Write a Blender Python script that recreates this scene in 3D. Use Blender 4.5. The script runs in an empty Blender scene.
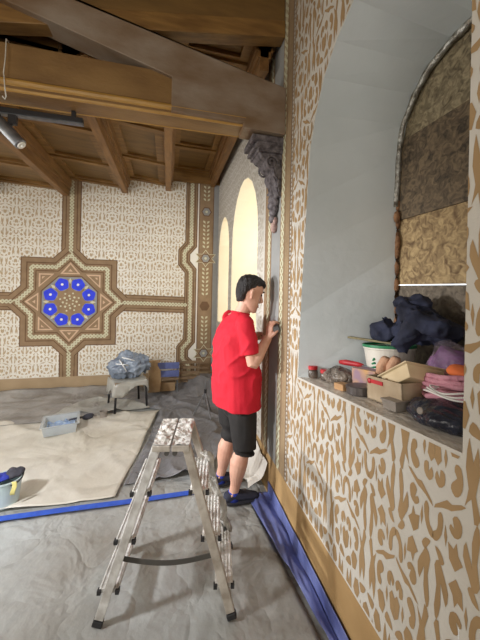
import bpy, bmesh, math, random
from math import sin, cos, pi, sqrt, radians
from mathutils import Vector, Matrix, noise

SC = bpy.context.scene
COL = SC.collection
random.seed(7)

# ------------------------------------------------------------------ camera
ROLL, YAW, FPX, CAMZ = 0.022, math.atan2(72, 300), 300.0, 1.65
cam_d = bpy.data.cameras.new('camera')
cam = bpy.data.objects.new('camera', cam_d); COL.objects.link(cam)
cam_d.sensor_fit = 'VERTICAL'; cam_d.sensor_height = 24.0; cam_d.lens = 24.0 * FPX / 640
cam_d.shift_y = -(320 - 288.6) / 640
cam_d.clip_start = 0.02
cam.matrix_world = (Matrix.Translation((0, 0, CAMZ)) @ Matrix.Rotation(-YAW, 4, 'Z')
                    @ Matrix.Rotation(pi / 2, 4, 'X') @ Matrix.Rotation(ROLL, 4, 'Z'))
SC.camera = cam

# ------------------------------------------------------------------ light
SC.view_settings.view_transform = 'Standard'
SC.view_settings.look = 'None'
SC.view_settings.gamma = 1.0
SC.view_settings.use_curve_mapping = False
SC.view_settings.exposure = 0.20
world = bpy.data.worlds.new('world'); SC.world = world
world.use_nodes = True
world.node_tree.nodes['Background'].inputs[0].default_value = (0.85, 0.92, 1.0, 1)
world.node_tree.nodes['Background'].inputs[1].default_value = 2.0

def area_light(name, loc, target, sx, sy, watt, color):
    d = bpy.data.lights.new(name, 'AREA'); d.shape = 'RECTANGLE'; d.size = sx; d.size_y = sy
    d.energy = watt; d.color = color
    o = bpy.data.objects.new(name, d); COL.objects.link(o); o.location = loc
    o.rotation_euler = (Vector(target) - Vector(loc)).to_track_quat('-Z', 'Y').to_euler()
    return o
# added soft fill lights before the solid left wall and behind the camera
area_light('fill_left_near', (-4.8, 0.3, 1.9), (0, 1.2, 1.6), 1.3, 2.2, 40, (1.0, 0.93, 0.82))
area_light('fill_left_far', (-4.8, 3.2, 1.9), (0, 3.2, 1.6), 1.3, 2.2, 66, (1.0, 0.97, 0.92))
area_light('fill_behind', (-1.6, -2.8, 2.2), (-0.6, 3.0, 1.4), 2.4, 2.4, 62, (1.0, 0.94, 0.84))
# daylight through the two far windows of the painted wall
area_light('daylight_window_far', (1.37, 4.56, 1.85), (-1, 4.75, 1.6), 0.6, 1.4, 5.5, (1.0, 0.97, 0.88))
area_light('daylight_window_middle', (1.37, 3.33, 1.95), (-1, 3.7, 1.6), 0.8, 1.5, 6.5, (1.0, 0.97, 0.88))
# daylight behind the boarded window, seen only through its gaps
area_light('daylight_boarded_window', (1.75, 1.1, 2.0), (0, 1.1, 2.0), 1.2, 2.0, 40, (1, 1, 1))
# the decorators' two work lamps, just out of frame on the left
def work_lamp(name, loc, target, watt, cone, blend, soft=0.06):
    d = bpy.data.lights.new(name, 'SPOT'); d.energy = watt; d.color = (0.97, 0.98, 1.0)
    d.shadow_soft_size = soft; d.spot_size = radians(cone); d.spot_blend = blend
    o = bpy.data.objects.new(name, d); COL.objects.link(o); o.location = loc
    o.rotation_euler = (Vector(target) - Vector(loc)).to_track_quat('-Z', 'Y').to_euler()
work_lamp('work_lamp', (-1.85, 1.25, 1.95), (-0.2, 3.5, 0.6), 195, 112, 0.7, 0.11)
work_lamp('work_lamp_wall', (-3.3, 2.45, 1.86), (0.82, 2.25, 1.05), 400, 44, 0.8)

# ------------------------------------------------------------------ materials
def s2l(c):
    c = c / 255.0
    return c / 12.92 if c <= 0.04045 else ((c + 0.055) / 1.055) ** 2.4
def rgb(r, g, b): return (s2l(r), s2l(g), s2l(b), 1.0)

def mat(name, c1, c2=None, scale=8.0, rough=0.8, bump=0.0, bscale=30.0, metal=0.0, stretch=None,
        alpha=1.0, spec=0.5, distort=0.0, wave=False, detail=4.0, wrinkle=0.0, trans=0.0):
    m = bpy.data.materials.new(name); m.use_nodes = True
    nt = m.node_tree; bs = nt.nodes['Principled BSDF']
    bs.inputs['Roughness'].default_value = rough
    bs.inputs['Metallic'].default_value = metal
    bs.inputs['Specular IOR Level'].default_value = spec
    bs.inputs['Alpha'].default_value = alpha
    if trans: bs.inputs['Transmission Weight'].default_value = trans
    tc = nt.nodes.new('ShaderNodeTexCoord')
    src = tc.outputs['Object']
    if stretch:
        mp = nt.nodes.new('ShaderNodeMapping'); mp.inputs['Scale'].default_value = stretch
        nt.links.new(src, mp.inputs['Vector']); src = mp.outputs['Vector']
    if c2 is None: c2 = tuple(v * 0.86 for v in c1[:3]) + (1,)
    nz = nt.nodes.new('ShaderNodeTexNoise'); nz.inputs['Scale'].default_value = scale
    nz.inputs['Detail'].default_value = detail
    nz.inputs['Distortion'].default_value = distort
    nt.links.new(src, nz.inputs['Vector'])
    rp = nt.nodes.new('ShaderNodeValToRGB')
    rp.color_ramp.elements[0].position = 0.32; rp.color_ramp.elements[1].position = 0.68
    rp.color_ramp.elements[0].color = c2; rp.color_ramp.elements[1].color = c1
    nt.links.new(nz.outputs['Fac'], rp.inputs['Fac'])
    nt.links.new(rp.outputs['Color'], bs.inputs['Base Color'])
    if bump or wrinkle:
        bn = nt.nodes.new('ShaderNodeTexNoise'); bn.inputs['Scale'].default_value = bscale
        bn.inputs['Detail'].default_value = 5
        nt.links.new(src, bn.inputs['Vector'])
        h = bn.outputs['Fac']
        if wrinkle:
            wn = nt.nodes.new('ShaderNodeTexNoise'); wn.inputs['Scale'].default_value = bscale * 0.3
            wn.inputs['Detail'].default_value = 3; wn.inputs['Distortion'].default_value = 0.5
            nt.links.new(src, wn.inputs['Vector'])
            ab = nt.nodes.new('ShaderNodeMath'); ab.operation = 'SUBTRACT'; ab.inputs[1].default_value = 0.5
            nt.links.new(wn.outputs['Fac'], ab.inputs[0])
            a2 = nt.nodes.new('ShaderNodeMath'); a2.operation = 'ABSOLUTE'
            nt.links.new(ab.outputs[0], a2.inputs[0])
            a3 = nt.nodes.new('ShaderNodeMath'); a3.operation = 'MULTIPLY_ADD'; a3.inputs[1].default_value = wrinkle
            nt.links.new(a2.outputs[0], a3.inputs[0]); nt.links.new(h, a3.inputs[2])
            h = a3.outputs[0]
        bp = nt.nodes.new('ShaderNodeBump'); bp.inputs['Strength'].default_value = bump or 0.4
        bp.inputs['Distance'].default_value = 0.02
        nt.links.new(h, bp.inputs['Height']); nt.links.new(bp.outputs['Normal'], bs.inputs['Normal'])
    return m

M = {}
M['cream'] = mat('cream_paint', rgb(203, 199, 191), rgb(193, 188, 178), 3, 0.9, 0.15, 40)
M['ochre'] = mat('ochre_paint', rgb(166, 137, 99), rgb(152, 124, 87), 5, 0.9)
M['ochre_band'] = mat('ochre_band_paint', rgb(176, 144, 98), rgb(160, 128, 84), 4, 0.9, 0.1, 30)
M['back_cream'] = mat('back_cream_paint', rgb(230, 227, 218), rgb(220, 216, 206), 3, 0.9)
M['back_band'] = mat('dull_ochre_paint', rgb(172, 150, 120), rgb(158, 136, 106), 4, 0.9)
M['border'] = mat('tan_border_paint', rgb(152, 130, 100), rgb(138, 116, 88), 8, 0.9)
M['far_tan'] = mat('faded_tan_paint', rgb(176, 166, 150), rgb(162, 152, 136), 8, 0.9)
M['strip'] = mat('umber_strip_paint', rgb(150, 126, 96), rgb(136, 112, 84), 8, 0.9)
M['back_tan'] = mat('back_tan_paint', rgb(190, 170, 140), rgb(178, 158, 128), 6, 0.9)
M['brown'] = mat('brown_border_paint', rgb(148, 124, 96), rgb(134, 110, 84), 9, 0.9)
M['umber'] = mat('umber_line_paint', rgb(112, 84, 60), rgb(98, 74, 52), 9, 0.9)
M['chain'] = mat('pale_green_chain_paint', rgb(206, 202, 174), rgb(190, 188, 160), 9, 0.9)
M['grey_paint'] = mat('grey_paint', rgb(150, 150, 148), rgb(136, 136, 134), 5, 0.9)
M['blue_paint'] = mat('ultramarine_paint', rgb(40, 62, 232), rgb(32, 50, 205), 12, 0.7)
M['pink_paint'] = mat('pink_beige_paint', rgb(206, 176, 148), None, 9, 0.9)
M['white_dot'] = mat('white_dot_paint', rgb(240, 238, 230), None, 9, 0.9)
M['plaster'] = mat('white_plaster', rgb(216, 222, 224), rgb(206, 213, 215), 2.2, 0.85, 0.12, 14)
M['plaster_warm'] = mat('cream_plaster', rgb(238, 226, 198), rgb(230, 216, 186), 2.2, 0.85, 0.1, 14)
M['sill'] = mat('dusty_sill_plaster', rgb(226, 219, 208), rgb(188, 177, 162), 9, 0.4, 0.4, 30, wrinkle=2.0)
M['wood'] = mat('brown_painted_wood', rgb(146, 110, 60), rgb(112, 80, 40), 4, 0.5, 0.1, 20, stretch=(1, 6, 6))
M['wood_panel'] = mat('dark_panel_wood', rgb(126, 96, 52), rgb(104, 78, 42), 3, 0.5, 0.1, 20, stretch=(1, 5, 5))
M['wood_y'] = mat('brown_joist_wood', rgb(136, 98, 54), rgb(106, 74, 38), 4, 0.5, 0.1, 20, stretch=(6, 1, 6))
M['wood_grey'] = mat('scraped_grey_wood', rgb(146, 114, 70), rgb(116, 86, 50), 2.2, 0.42, 0.15, 25, stretch=(1, 2.4, 2.4))
M['wood_scraped'] = mat('greyed_rafter_wood', rgb(150, 136, 122), rgb(112, 84, 54), 2.4, 0.42, 0.15, 25, stretch=(1, 2.0, 2.0))
M['gold_trim'] = mat('ochre_moulding_wood', rgb(192, 150, 78), rgb(164, 124, 58), 5, 0.4, 0.1, 20, stretch=(1, 8, 8))
M['stone'] = mat('grey_painted_corbel', rgb(124, 118, 122), rgb(62, 56, 60), 26, 0.7, 0.6, 50)
M['stone_tip'] = mat('chipped_pink_plaster', rgb(190, 160, 150), rgb(130, 104, 100), 40, 0.8, 0.4, 60)
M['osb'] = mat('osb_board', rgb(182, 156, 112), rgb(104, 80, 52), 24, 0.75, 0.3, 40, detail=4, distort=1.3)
M['osb_shaded'] = mat('osb_shaded_board', rgb(120, 102, 78), rgb(58, 48, 36), 24, 0.75, 0.3, 40, detail=4, distort=1.3)  # middle board: shade of the arch put into its colour
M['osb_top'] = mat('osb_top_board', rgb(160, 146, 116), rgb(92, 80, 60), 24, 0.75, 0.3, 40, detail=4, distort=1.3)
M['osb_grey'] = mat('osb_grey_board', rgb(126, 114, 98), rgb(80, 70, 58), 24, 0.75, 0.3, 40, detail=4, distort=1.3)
M['foil'] = mat('silver_tape', rgb(190, 190, 185), rgb(120, 112, 100), 25, 0.3, 0.6, 40, metal=0.7)
M['foam'] = mat('brown_expanding_foam', rgb(150, 110, 76), rgb(104, 72, 48), 30, 0.9, 0.6, 40)
M['floor'] = mat('grey_sheeted_floor', rgb(178, 183, 184), rgb(138, 134, 126), 1.1, 0.36, 0.7, 11, wrinkle=5.0, spec=0.5, detail=7)
M['sheet_grey'] = mat('grey_plastic_sheeting', rgb(164, 162, 160), rgb(130, 126, 122), 2.6, 0.35, 0.6, 9, wrinkle=5.0)
M['sheet_dark'] = mat('dark_grey_dust_sheet', rgb(134, 134, 138), rgb(108, 108, 111), 3, 0.42, 0.8, 9, wrinkle=6.0)
M['sheet_beige'] = mat('beige_drop_cloth', rgb(218, 215, 206), rgb(198, 192, 178), 1.3, 0.5, 0.7, 6, wrinkle=5.0, detail=6)
M['sheet_clear'] = mat('pale_plastic_sheet', rgb(196, 196, 190), rgb(176, 174, 166), 3, 0.3, 0.5, 12, wrinkle=4.0, alpha=0.72)
M['blue_tape'] = mat('blue_masking_tape', rgb(58, 98, 206), rgb(48, 84, 186), 20, 0.55)
M['blue_sheet'] = mat('blue_polythene', rgb(122, 132, 186), rgb(70, 78, 132), 4, 0.28, 0.7, 10, wrinkle=4.0)
M['paper'] = mat('white_paper', rgb(226, 222, 214), rgb(206, 200, 190), 6, 0.8, 0.2, 12)
M['alu'] = mat('spattered_aluminium', rgb(222, 222, 220), rgb(170, 166, 160), 16, 0.5, 0.2, 40, metal=0.1)
M['alu_warm'] = mat('worn_aluminium', rgb(204, 198, 188), rgb(160, 150, 138), 14, 0.5, 0.2, 40, metal=0.1)
M['foil_crumple'] = mat('crumpled_plastic_wrap', rgb(226, 224, 220), rgb(190, 186, 178), 14, 0.3, 0.8, 26, wrinkle=4.0)
M['rubber'] = mat('black_rubber', rgb(42, 42, 44), None, 20, 0.7)
M['strap'] = mat('dark_webbing', rgb(80, 78, 74), None, 20, 0.8)
M['skin'] = mat('skin', rgb(214, 168, 146), rgb(202, 152, 130), 14, 0.55, 0.05, 60)
M['hair'] = mat('black_hair', rgb(36, 30, 30), rgb(20, 17, 18), 40, 0.5, 0.8, 90)
M['eye'] = mat('eye', rgb(60, 50, 44), None, 10, 0.3)
M['lip'] = mat('lip', rgb(186, 118, 108), None, 10, 0.5)
M['tee'] = mat('red_cotton', rgb(208, 24, 48), rgb(194, 18, 42), 10, 0.85, 0.3, 14)
M['shorts'] = mat('black_cloth', rgb(38, 35, 34), rgb(28, 26, 26), 10, 0.85, 0.3, 14)
M['shoe'] = mat('navy_suede', rgb(52, 54, 70), rgb(40, 42, 56), 30, 0.9, 0.2, 60)
M['sole'] = mat('dark_sole', rgb(48, 48, 56), None, 20, 0.8)
M['sock'] = mat('blue_sock', rgb(44, 66, 176), None, 40, 0.9)
M['steel'] = mat('brushed_steel', rgb(132, 134, 138), rgb(108, 110, 114), 20, 0.4, 0.0, metal=0.6)
M['black_metal'] = mat('black_metal', rgb(34, 34, 38), None, 20, 0.45)
M['wire'] = mat('white_cord', rgb(225, 222, 214), None, 20, 0.6)
M['bundle'] = mat('grey_blue_plastic_bundle', rgb(140, 152, 168), rgb(104, 114, 130), 7, 0.3, 0.8, 14, wrinkle=4.0)
M['bundle_white'] = mat('white_fold_edge', rgb(226, 228, 230), None, 12, 0.5)
M['card'] = mat('brown_paper', rgb(176, 148, 112), rgb(150, 122, 88), 8, 0.85, 0.3, 20)
M['blue_slat'] = mat('blue_painted_slat', rgb(96, 108, 162), rgb(80, 90, 140), 14, 0.6)
M['slat_wood'] = mat('brown_slat_wood', rgb(134, 112, 86), rgb(108, 88, 66), 14, 0.6)
M['bucket'] = mat('pale_blue_bucket', rgb(196, 212, 214), rgb(180, 198, 200), 6, 0.4)
M['white_bucket'] = mat('white_plastic', rgb(222, 218, 208), rgb(200, 194, 182), 8, 0.4, 0.1, 30)
M['green'] = mat('green_plastic', rgb(30, 128, 84), None, 14, 0.4)
M['cloth_blue'] = mat('blue_cloth', rgb(44, 60, 168), rgb(34, 44, 130), 10, 0.8, 0.3, 20)
M['cloth_yellow'] = mat('yellow_cloth', rgb(228, 218, 140), None, 10, 0.8, 0.3, 20)
M['cloth_dark'] = mat('dark_grey_cloth', rgb(64, 64, 74), None, 10, 0.8, 0.3, 20)
M['tray'] = mat('translucent_plastic', rgb(206, 212, 214), rgb(190, 198, 202), 8, 0.25, alpha=0.55)
M['tray_in'] = mat('pale_blue_contents', rgb(196, 214, 228), rgb(120, 150, 200), 24, 0.6, 0.4, 40)
M['jacket'] = mat('navy_cloth', rgb(44, 50, 76), rgb(24, 26, 40), 6, 0.85, 0.5, 16, wrinkle=2.0)
M['purple'] = mat('purple_cloth', rgb(150, 96, 156), rgb(96, 58, 106), 10, 0.6, 0.5, 20)
M['pinkish'] = mat('pink_towelling', rgb(206, 146, 158), rgb(184, 122, 136), 20, 0.9, 0.5, 60)
M['orange'] = mat('orange_foam', rgb(230, 118, 62), None, 20, 0.8)
M['cardbox'] = mat('dusty_beige_carton', rgb(186, 168, 142), rgb(156, 136, 110), 9, 0.85, 0.2, 20)
M['red'] = mat('red_plastic', rgb(192, 40, 46), rgb(160, 30, 36), 14, 0.5)
M['glass_jar'] = mat('paint_smeared_jar', rgb(120, 108, 98), rgb(66, 56, 50), 18, 0.25, 0.3, 30)
M['bag_black'] = mat('dark_plastic_bag', rgb(52, 56, 70), rgb(30, 32, 42), 9, 0.22, 0.9, 18, wrinkle=4.0)
M['bag_clear'] = mat('clear_plastic_bag', rgb(206, 190, 196), rgb(170, 150, 160), 12, 0.2, 0.9, 24, alpha=0.22, wrinkle=4.0)
M['bag_grey'] = mat('grimy_plastic_bag', rgb(150, 138, 126), rgb(84, 74, 66), 16, 0.25, 0.9, 30, wrinkle=4.0)
M['tin'] = mat('dark_tin', rgb(104, 98, 96), rgb(76, 70, 68), 14, 0.4, metal=0.4)
M['beige_plastic'] = mat('cream_plastic', rgb(226, 208, 172), rgb(208, 186, 148), 9, 0.5)
M['tan'] = mat('tan_wood', rgb(196, 156, 112), rgb(170, 130, 88), 14, 0.7, 0.2, 30)
M['sponge'] = mat('pink_tan_sponge', rgb(214, 172, 142), rgb(194, 148, 118), 24, 0.9, 0.5, 60)
M['olive'] = mat('olive_painted_wood', rgb(138, 128, 92), rgb(108, 98, 68), 10, 0.7, 0.2, 30)
M['carton_p'] = mat('mustard_and_purple_carton', rgb(204, 158, 98), rgb(150, 122, 138), 14, 0.7, detail=1)
M['grey_plastic'] = mat('grey_plastic', rgb(150, 142, 134), rgb(130, 122, 114), 12, 0.35)
M['cup'] = mat('grey_metal_cup', rgb(132, 134, 140), rgb(104, 106, 112), 14, 0.35, metal=0.4)
M['glass'] = mat('window_glass', rgb(230, 236, 238), None, 4, 0.05, alpha=0.25)
M['white_frame'] = mat('white_window_paint', rgb(232, 228, 216), None, 6, 0.6)
M['white_cable'] = mat('white_cable', rgb(228, 224, 218), None, 14, 0.4)
M['dry_white'] = mat('white_wall_paint', rgb(205, 200, 190), None, 2, 0.9)

# ------------------------------------------------------------------ mesh helpers
class MB:
    def __init__(s): s.v = []; s.f = []; s.m = []
    def face(s, pts, mi=0):
        n = len(s.v); s.v += [tuple(p) for p in pts]; s.f.append(tuple(range(n, n + len(pts)))); s.m.append(mi)
    def grid(s, rows, mi=0, closed_u=False, caps=False):
        n = len(s.v); R = len(rows); Cn = len(rows[0])
        for r in rows: s.v += [tuple(p) for p in r]
        for i in range(R - 1):
            for j in range(Cn if closed_u else Cn - 1):
                k = (j + 1) % Cn
                s.f.append((n + i * Cn + j, n + i * Cn + k, n + (i + 1) * Cn + k, n + (i + 1) * Cn + j)); s.m.append(mi)
        if caps:
            s.f.append(tuple(n + j for j in range(Cn))[::-1]); s.m.append(mi)
            s.f.append(tuple(n + (R - 1) * Cn + j for j in range(Cn))); s.m.append(mi)
    def box(s, lo, hi, mi=0, mx=None):
        x0, y0, z0 = lo; x1, y1, z1 = hi
        p = [(x0, y0, z0), (x1, y0, z0), (x1, y1, z0), (x0, y1, z0), (x0, y0, z1), (x1, y0, z1), (x1, y1, z1), (x0, y1, z1)]
        if mx is not None: p = [mx @ Vector(q) for q in p]
        n = len(s.v); s.v += [tuple(q) for q in p]
        for f in ((0, 3, 2, 1), (4, 5, 6, 7), (0, 1, 5, 4), (1, 2, 6, 5), (2, 3, 7, 6), (3, 0, 4, 7)):
            s.f.append(tuple(n + i for i in f)); s.m.append(mi)
    def prism(s, poly, axis, a0, a1, mi=0):
        # extrude a 2-D polygon along an axis: 'X' (y,z), 'Y' (x,z), 'Z' (x,y)
        def P(p, a): return {'X': (a, p[0], p[1]), 'Y': (p[0], a, p[1]), 'Z': (p[0], p[1], a)}[axis]
        s.grid([[P(p, a0) for p in poly], [P(p, a1) for p in poly]], mi, True, True)
    def bar(s, a, b, w, h, mi=0, up=(0, 0, 1), w2=None, h2=None):
        a, b = Vector(a), Vector(b); d = (b - a).normalized()
        u = Vector(up); x = d.cross(u)
        if x.length < 1e-4: x = d.cross(Vector((0, 1, 0)))
        x.normalize(); y = x.cross(d)
        w2 = w2 or w; h2 = h2 or h
        def ring(c, W, Hh): return [c - x * W / 2 - y * Hh / 2, c + x * W / 2 - y * Hh / 2, c + x * W / 2 + y * Hh / 2, c - x * W / 2 + y * Hh / 2]
        s.grid([ring(a, w, h), ring(b, w2, h2)], mi, True, True)
    def tube(s, pts, r, n=8, mi=0, flat=1.0, up=(0, 0, 1)):
        pts = [Vector(p) for p in pts]; rows = []
        for i, p in enumerate(pts):
            d = (pts[min(i + 1, len(pts) - 1)] - pts[max(i - 1, 0)]).normalized()
            x = d.cross(Vector(up))
            if x.length < 1e-3: x = d.cross(Vector((0, 1, 0)))
            x.normalize(); y = x.cross(d)
            rr = r[i] if isinstance(r, (list, tuple)) else r
            ra, rb = rr if isinstance(rr, (list, tuple)) else (rr, rr * flat)
            rows.append([p + x * ra * cos(2 * pi * k / n) + y * rb * sin(2 * pi * k / n) for k in range(n)])
        s.grid(rows, mi, True, True)
    def ball(s, c, r, n=12, mi=0, mx=None):
        if not isinstance(r, (tuple, list)): r = (r, r, r)
        rows = []
        for i in range(n // 2 + 1):
            t = pi * (0.02 + 0.96 * i / (n // 2))
            row = [Vector((r[0] * sin(t) * cos(2 * pi * k / n), r[1] * sin(t) * sin(2 * pi * k / n), -r[2] * cos(t))) for k in range(n)]
            if mx is not None: row = [mx @ q for q in row]
            rows.append([q + Vector(c) for q in row])
        s.grid(rows, mi, True, True)
    def lathe(s, prof, c=(0, 0, 0), n=24, mi=0, sx=1.0, sy=1.0, caps=True):
        rows = [[(c[0] + r * sx * cos(2 * pi * k / n), c[1] + r * sy * sin(2 * pi * k / n), c[2] + z) for k in range(n)] for r, z in prof]
        s.grid(rows, mi, True, caps)
    def build(s, name, mats, parent=None, smooth=False, bevel=0.0, recalc=True):
        me = bpy.data.meshes.new(name); me.from_pydata(s.v, [], s.f)
        if not isinstance(mats, (list, tuple)): mats = [mats]
        for m in mats: me.materials.append(M[m] if isinstance(m, str) else m)
        for p, mi in zip(me.polygons, s.m): p.material_index = mi; p.use_smooth = smooth
        if recalc:
            bm = bmesh.new(); bm.from_mesh(me); bmesh.ops.recalc_face_normals(bm, faces=bm.faces); bm.to_mesh(me); bm.free()
        o = bpy.data.objects.new(name, me); COL.objects.link(o)
        if parent: o.parent = parent
        if bevel:
            b = o.modifiers.new('bevel', 'BEVEL'); b.width = bevel; b.segments = 2; b.limit_method = 'ANGLE'
        return o

def tag(o, label, cat, group=None, kind=None):
    o['label'] = label; o['category'] = cat
    if group: o['group'] = group
    if kind: o['kind'] = kind
    return o
def thing(name, label, cat, loc=(0, 0, 0), rot=(0, 0, 0), group=None):
    o = bpy.data.objects.new(name, None); COL.objects.link(o); o.location = loc; o.rotation_euler = rot
    o.empty_display_size = 0.1
    return tag(o, label, cat, group)
def struct(o, label=None):
    o['kind'] = 'structure'
    if label: o['label'] = label
    return o
def bake(o, mods):
    # run modifiers and keep the result as plain mesh data
    for typ, kw in mods:
        m = o.modifiers.new(typ.lower(), typ)
        for k, v in kw.items(): setattr(m, k, v)
    dg = bpy.context.evaluated_depsgraph_get(); dg.update()
    me = bpy.data.meshes.new_from_object(o.evaluated_get(dg))
    o.modifiers.clear(); old = o.data; mats = list(old.materials); o.data = me
    if not me.materials:
        for m in mats: me.materials.append(m)
    for p in me.polygons: p.use_smooth = True
    return o
def shift(o, fn):
    for v in o.data.vertices: v.co = v.co + Vector(fn(v.co))
    o.data.update()
def wrinkle(o, amp, sc, seed=0.0, axis=None):
    o.data.update()
    ns = [v.normal.copy() for v in o.data.vertices]
    for v, n in zip(o.data.vertices, ns):
        q = Vector(v.co) * sc + Vector((seed, seed * 1.7, -seed))
        if axis: q = Vector((q.x * axis[0], q.y * axis[1], q.z * axis[2]))
        k = noise.noise(q) + 0.5 * noise.noise(q * 2.1)
        v.co = v.co + n * amp * k
    o.data.update()

# ------------------------------------------------------------------ painted pattern helpers
def catmull(pts, n=3):
    out = []; L = len(pts)
    for i in range(L):
        p0, p1, p2, p3 = (Vector(pts[(i + k - 1) % L]) for k in range(4))
        for j in range(n):
            t = j / n
            out.append(tuple(0.5 * ((2 * p1) + (p2 - p0) * t + (2 * p0 - 5 * p1 + 4 * p2 - p3) * t * t + (3 * p1 - p0 - 3 * p2 + p3) * t ** 3)))
    return out
def clip(poly, a, b, c):
    # keep the side a*x + b*y <= c
    out = []; L = len(poly)
    for i in range(L):
        p, q = poly[i], poly[(i + 1) % L]
        dp, dq = a * p[0] + b * p[1] - c, a * q[0] + b * q[1] - c
        if dp <= 0: out.append(p)
        if dp * dq < 0:
            t = dp / (dp - dq); out.append((p[0] + t * (q[0] - p[0]), p[1] + t * (q[1] - p[1])))
    return out

# one quarter of the arabesque motif (centimetres, 15 x 30), mirrored both ways
def arabesque():
    S = []
    S.append(catmull([(1.2, 15.5), (2.4, 19), (1.5, 23), (2.1, 27.5), (3.1, 24.5), (4.2, 28.5), (4.9, 23), (4.1, 19.5), (5.0, 16), (3.4, 18), (2.6, 14)], 2))   # forked flame
    S.append(catmull([(1.0, 2.5), (1.7, 6), (1.1, 10.5), (1.9, 12.8), (3.0, 9), (2.9, 5), (4.4, 8.4), (5.1, 5.5), (3.6, 2.6), (2.3, 0.8)], 2))                   # lower flame
    S.append(catmull([(6.6, 17.2), (6.0, 19.4), (6.6, 22), (8.0, 22.2), (8.3, 20.8), (7.6, 19.8), (8.8, 18.6), (9.2, 17.3), (8.0, 16.2)], 2))                    # comma
    S.append([(6.6, 25.4), (7.6, 28.6), (9.3, 29), (10.3, 26.2), (9.2, 24.0), (7.6, 24.2)])                                                                       # leaf lozenge
    S.append([(5.4, 15.0), (6.6, 14.9), (9.0, 13.7), (10.4, 13.9), (13.8, 11.4), (14.2, 10.5), (11.8, 11.7), (10.2, 12.2), (9.2, 12.4), (6.6, 14.0)])              # thin bar with a knot
    S.append(catmull([(6.1, 10.8), (6.4, 8.6), (8.0, 7.6), (9.4, 8.6), (9.0, 9.7), (8.0, 9.2), (8.6, 10.9), (7.4, 11.9)], 2))                                    # heart
    S.append(catmull([(11.6, 16.8), (13.2, 15.6), (14.5, 17.0), (13.9, 18.6), (13.0, 17.4), (12.9, 19.2), (11.6, 18.9)], 2))                                     # heart, upper
    S.append([(11.2, 20.6), (11.7, 22.6), (11.3, 24.6), (10.7, 22.6)])                                                                                           # sliver
    S.append([(12.5, 21.6), (13.1, 24.9), (14.9, 26.3), (15.0, 21.4), (13.8, 20.2)])                                                                              # large leaf (mirrored to a whole)
    S.append([(5.7, 3.2), (6.9, 4.4), (7.4, 6.4), (8.2, 4.9), (9.7, 5.4), (9.3, 2.4), (7.7, 1.0)])                                                                # star leaf
    S.append([(10.7, 4.2), (11.2, 6.2), (10.9, 8.4), (10.3, 6.2)])
    S.append(catmull([(11.6, 8.8), (12.1, 5.8), (13.6, 3.8), (15.0, 3.6), (15.0, 5.0), (13.9, 5.8), (13.4, 7.2), (13.4, 9.0), (12.5, 10.0)], 2))                  # hook
    S.append(catmull([(11.2, 0.2), (12.4, 1.8), (14.0, 2.0), (13.2, 0.6), (12.2, -0.6)], 2))
    S.append(catmull([(10.7, 29.4), (11.6, 27.4), (13.4, 28.4), (14.2, 29.9), (12.6, 30)], 2))
    return S
MOTIF = arabesque()
def motif_shapes(u0, u1, v0, v1, su=0.01, sv=0.01, fat=1.0):
    # all shapes of the repeat over a rectangle of wall (metres)
    out = []
    W, Hh = 30 * su, 30 * sv
    for i in range(int(math.floor(u0 / W)) - 1, int(math.ceil(u1 / W)) + 1):
        for j in range(int(math.floor(v0 / Hh)) - 1, int(math.ceil(v1 / Hh)) + 1):
            for sh in MOTIF:
                ca = sum(p[0] for p in sh) / len(sh); cb2 = sum(p[1] for p in sh) / len(sh)
                fa = fat if 2 < ca < 13 else 1.0
                sh = [(ca + (p[0] - ca) * fa, cb2 + (p[1] - cb2) * min(fat, 1.12)) for p in sh]
                for mu in (0, 1):
                    off = 0.5 * W * (j % 2)
                    pts = []
                    for (a, b) in sh:
                        b2 = b if j % 2 == 0 else 30 - b
                        uu = a * su if mu == 0 else W - a * su
                        pts.append((i * W + off + uu, j * Hh + b2 * sv))
                    if max(p[0] for p in pts) < u0 or min(p[0] for p in pts) > u1: continue
                    if max(p[1] for p in pts) < v0 or min(p[1] for p in pts) > v1: continue
                    out.append(pts)
    return out

# ------------------------------------------------------------------ room: dimensions
XW, YB = 0.82, 5.10           # painted right wall, back wall
XI = 1.40                     # plane of the windows
def sill_z(y): return 1.093 + 0.0955 * (1.775 - y)
near_prof = [(1.775, 1.093), (1.757, 1.5), (1.728, 1.9), (1.702, 2.2), (1.672, 2.5), (1.61, 2.68), (1.52, 2.835), (1.40, 2.945),
             (1.25, 3.02), (1.10, 3.03), (0.95, 2.98), (0.80, 2.86), (0.71, 2.68), (0.6762, 2.47), (0.6761, 1.9), (0.676, 1.198)]
near_in = [(1.61, 1.10), (1.61, 1.5), (1.61, 1.9), (1.608, 2.2), (1.605, 2.5), (1.57, 2.68), (1.49, 2.82), (1.38, 2.91),
           (1.25, 2.96), (1.12, 2.965), (0.99, 2.92), (0.87, 2.82), (0.80, 2.68), (0.76, 2.47), (0.755, 1.9), (0.755, 1.19)]
def arch(y0, y1, zs, ztop, zsill, n=10):
    c, r = (y0 + y1) / 2, (y1 - y0) / 2
    pr = [(y1, zsill), (y1, (zsill + zs) / 2)]
    for k in range(n + 1):
        t = pi * k / n; pr.append((c + r * cos(t), zs + (ztop - zs) * sin(t)))
    pr += [(y0, (zsill + zs) / 2), (y0, zsill)]
    return pr
mid_prof = arch(2.74, 3.92, 2.20, 2.89, 1.10); mid_in = arch(2.88, 3.76, 2.20, 2.82, 1.12)
far_prof = arch(4.13, 4.99, 2.20, 2.74, 1.10); far_in = arch(4.24, 4.84, 2.20, 2.68, 1.12)
NICHES = [(near_prof, near_in), (mid_prof, mid_in), (far_prof, far_in)]
ZC = 4.3
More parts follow.
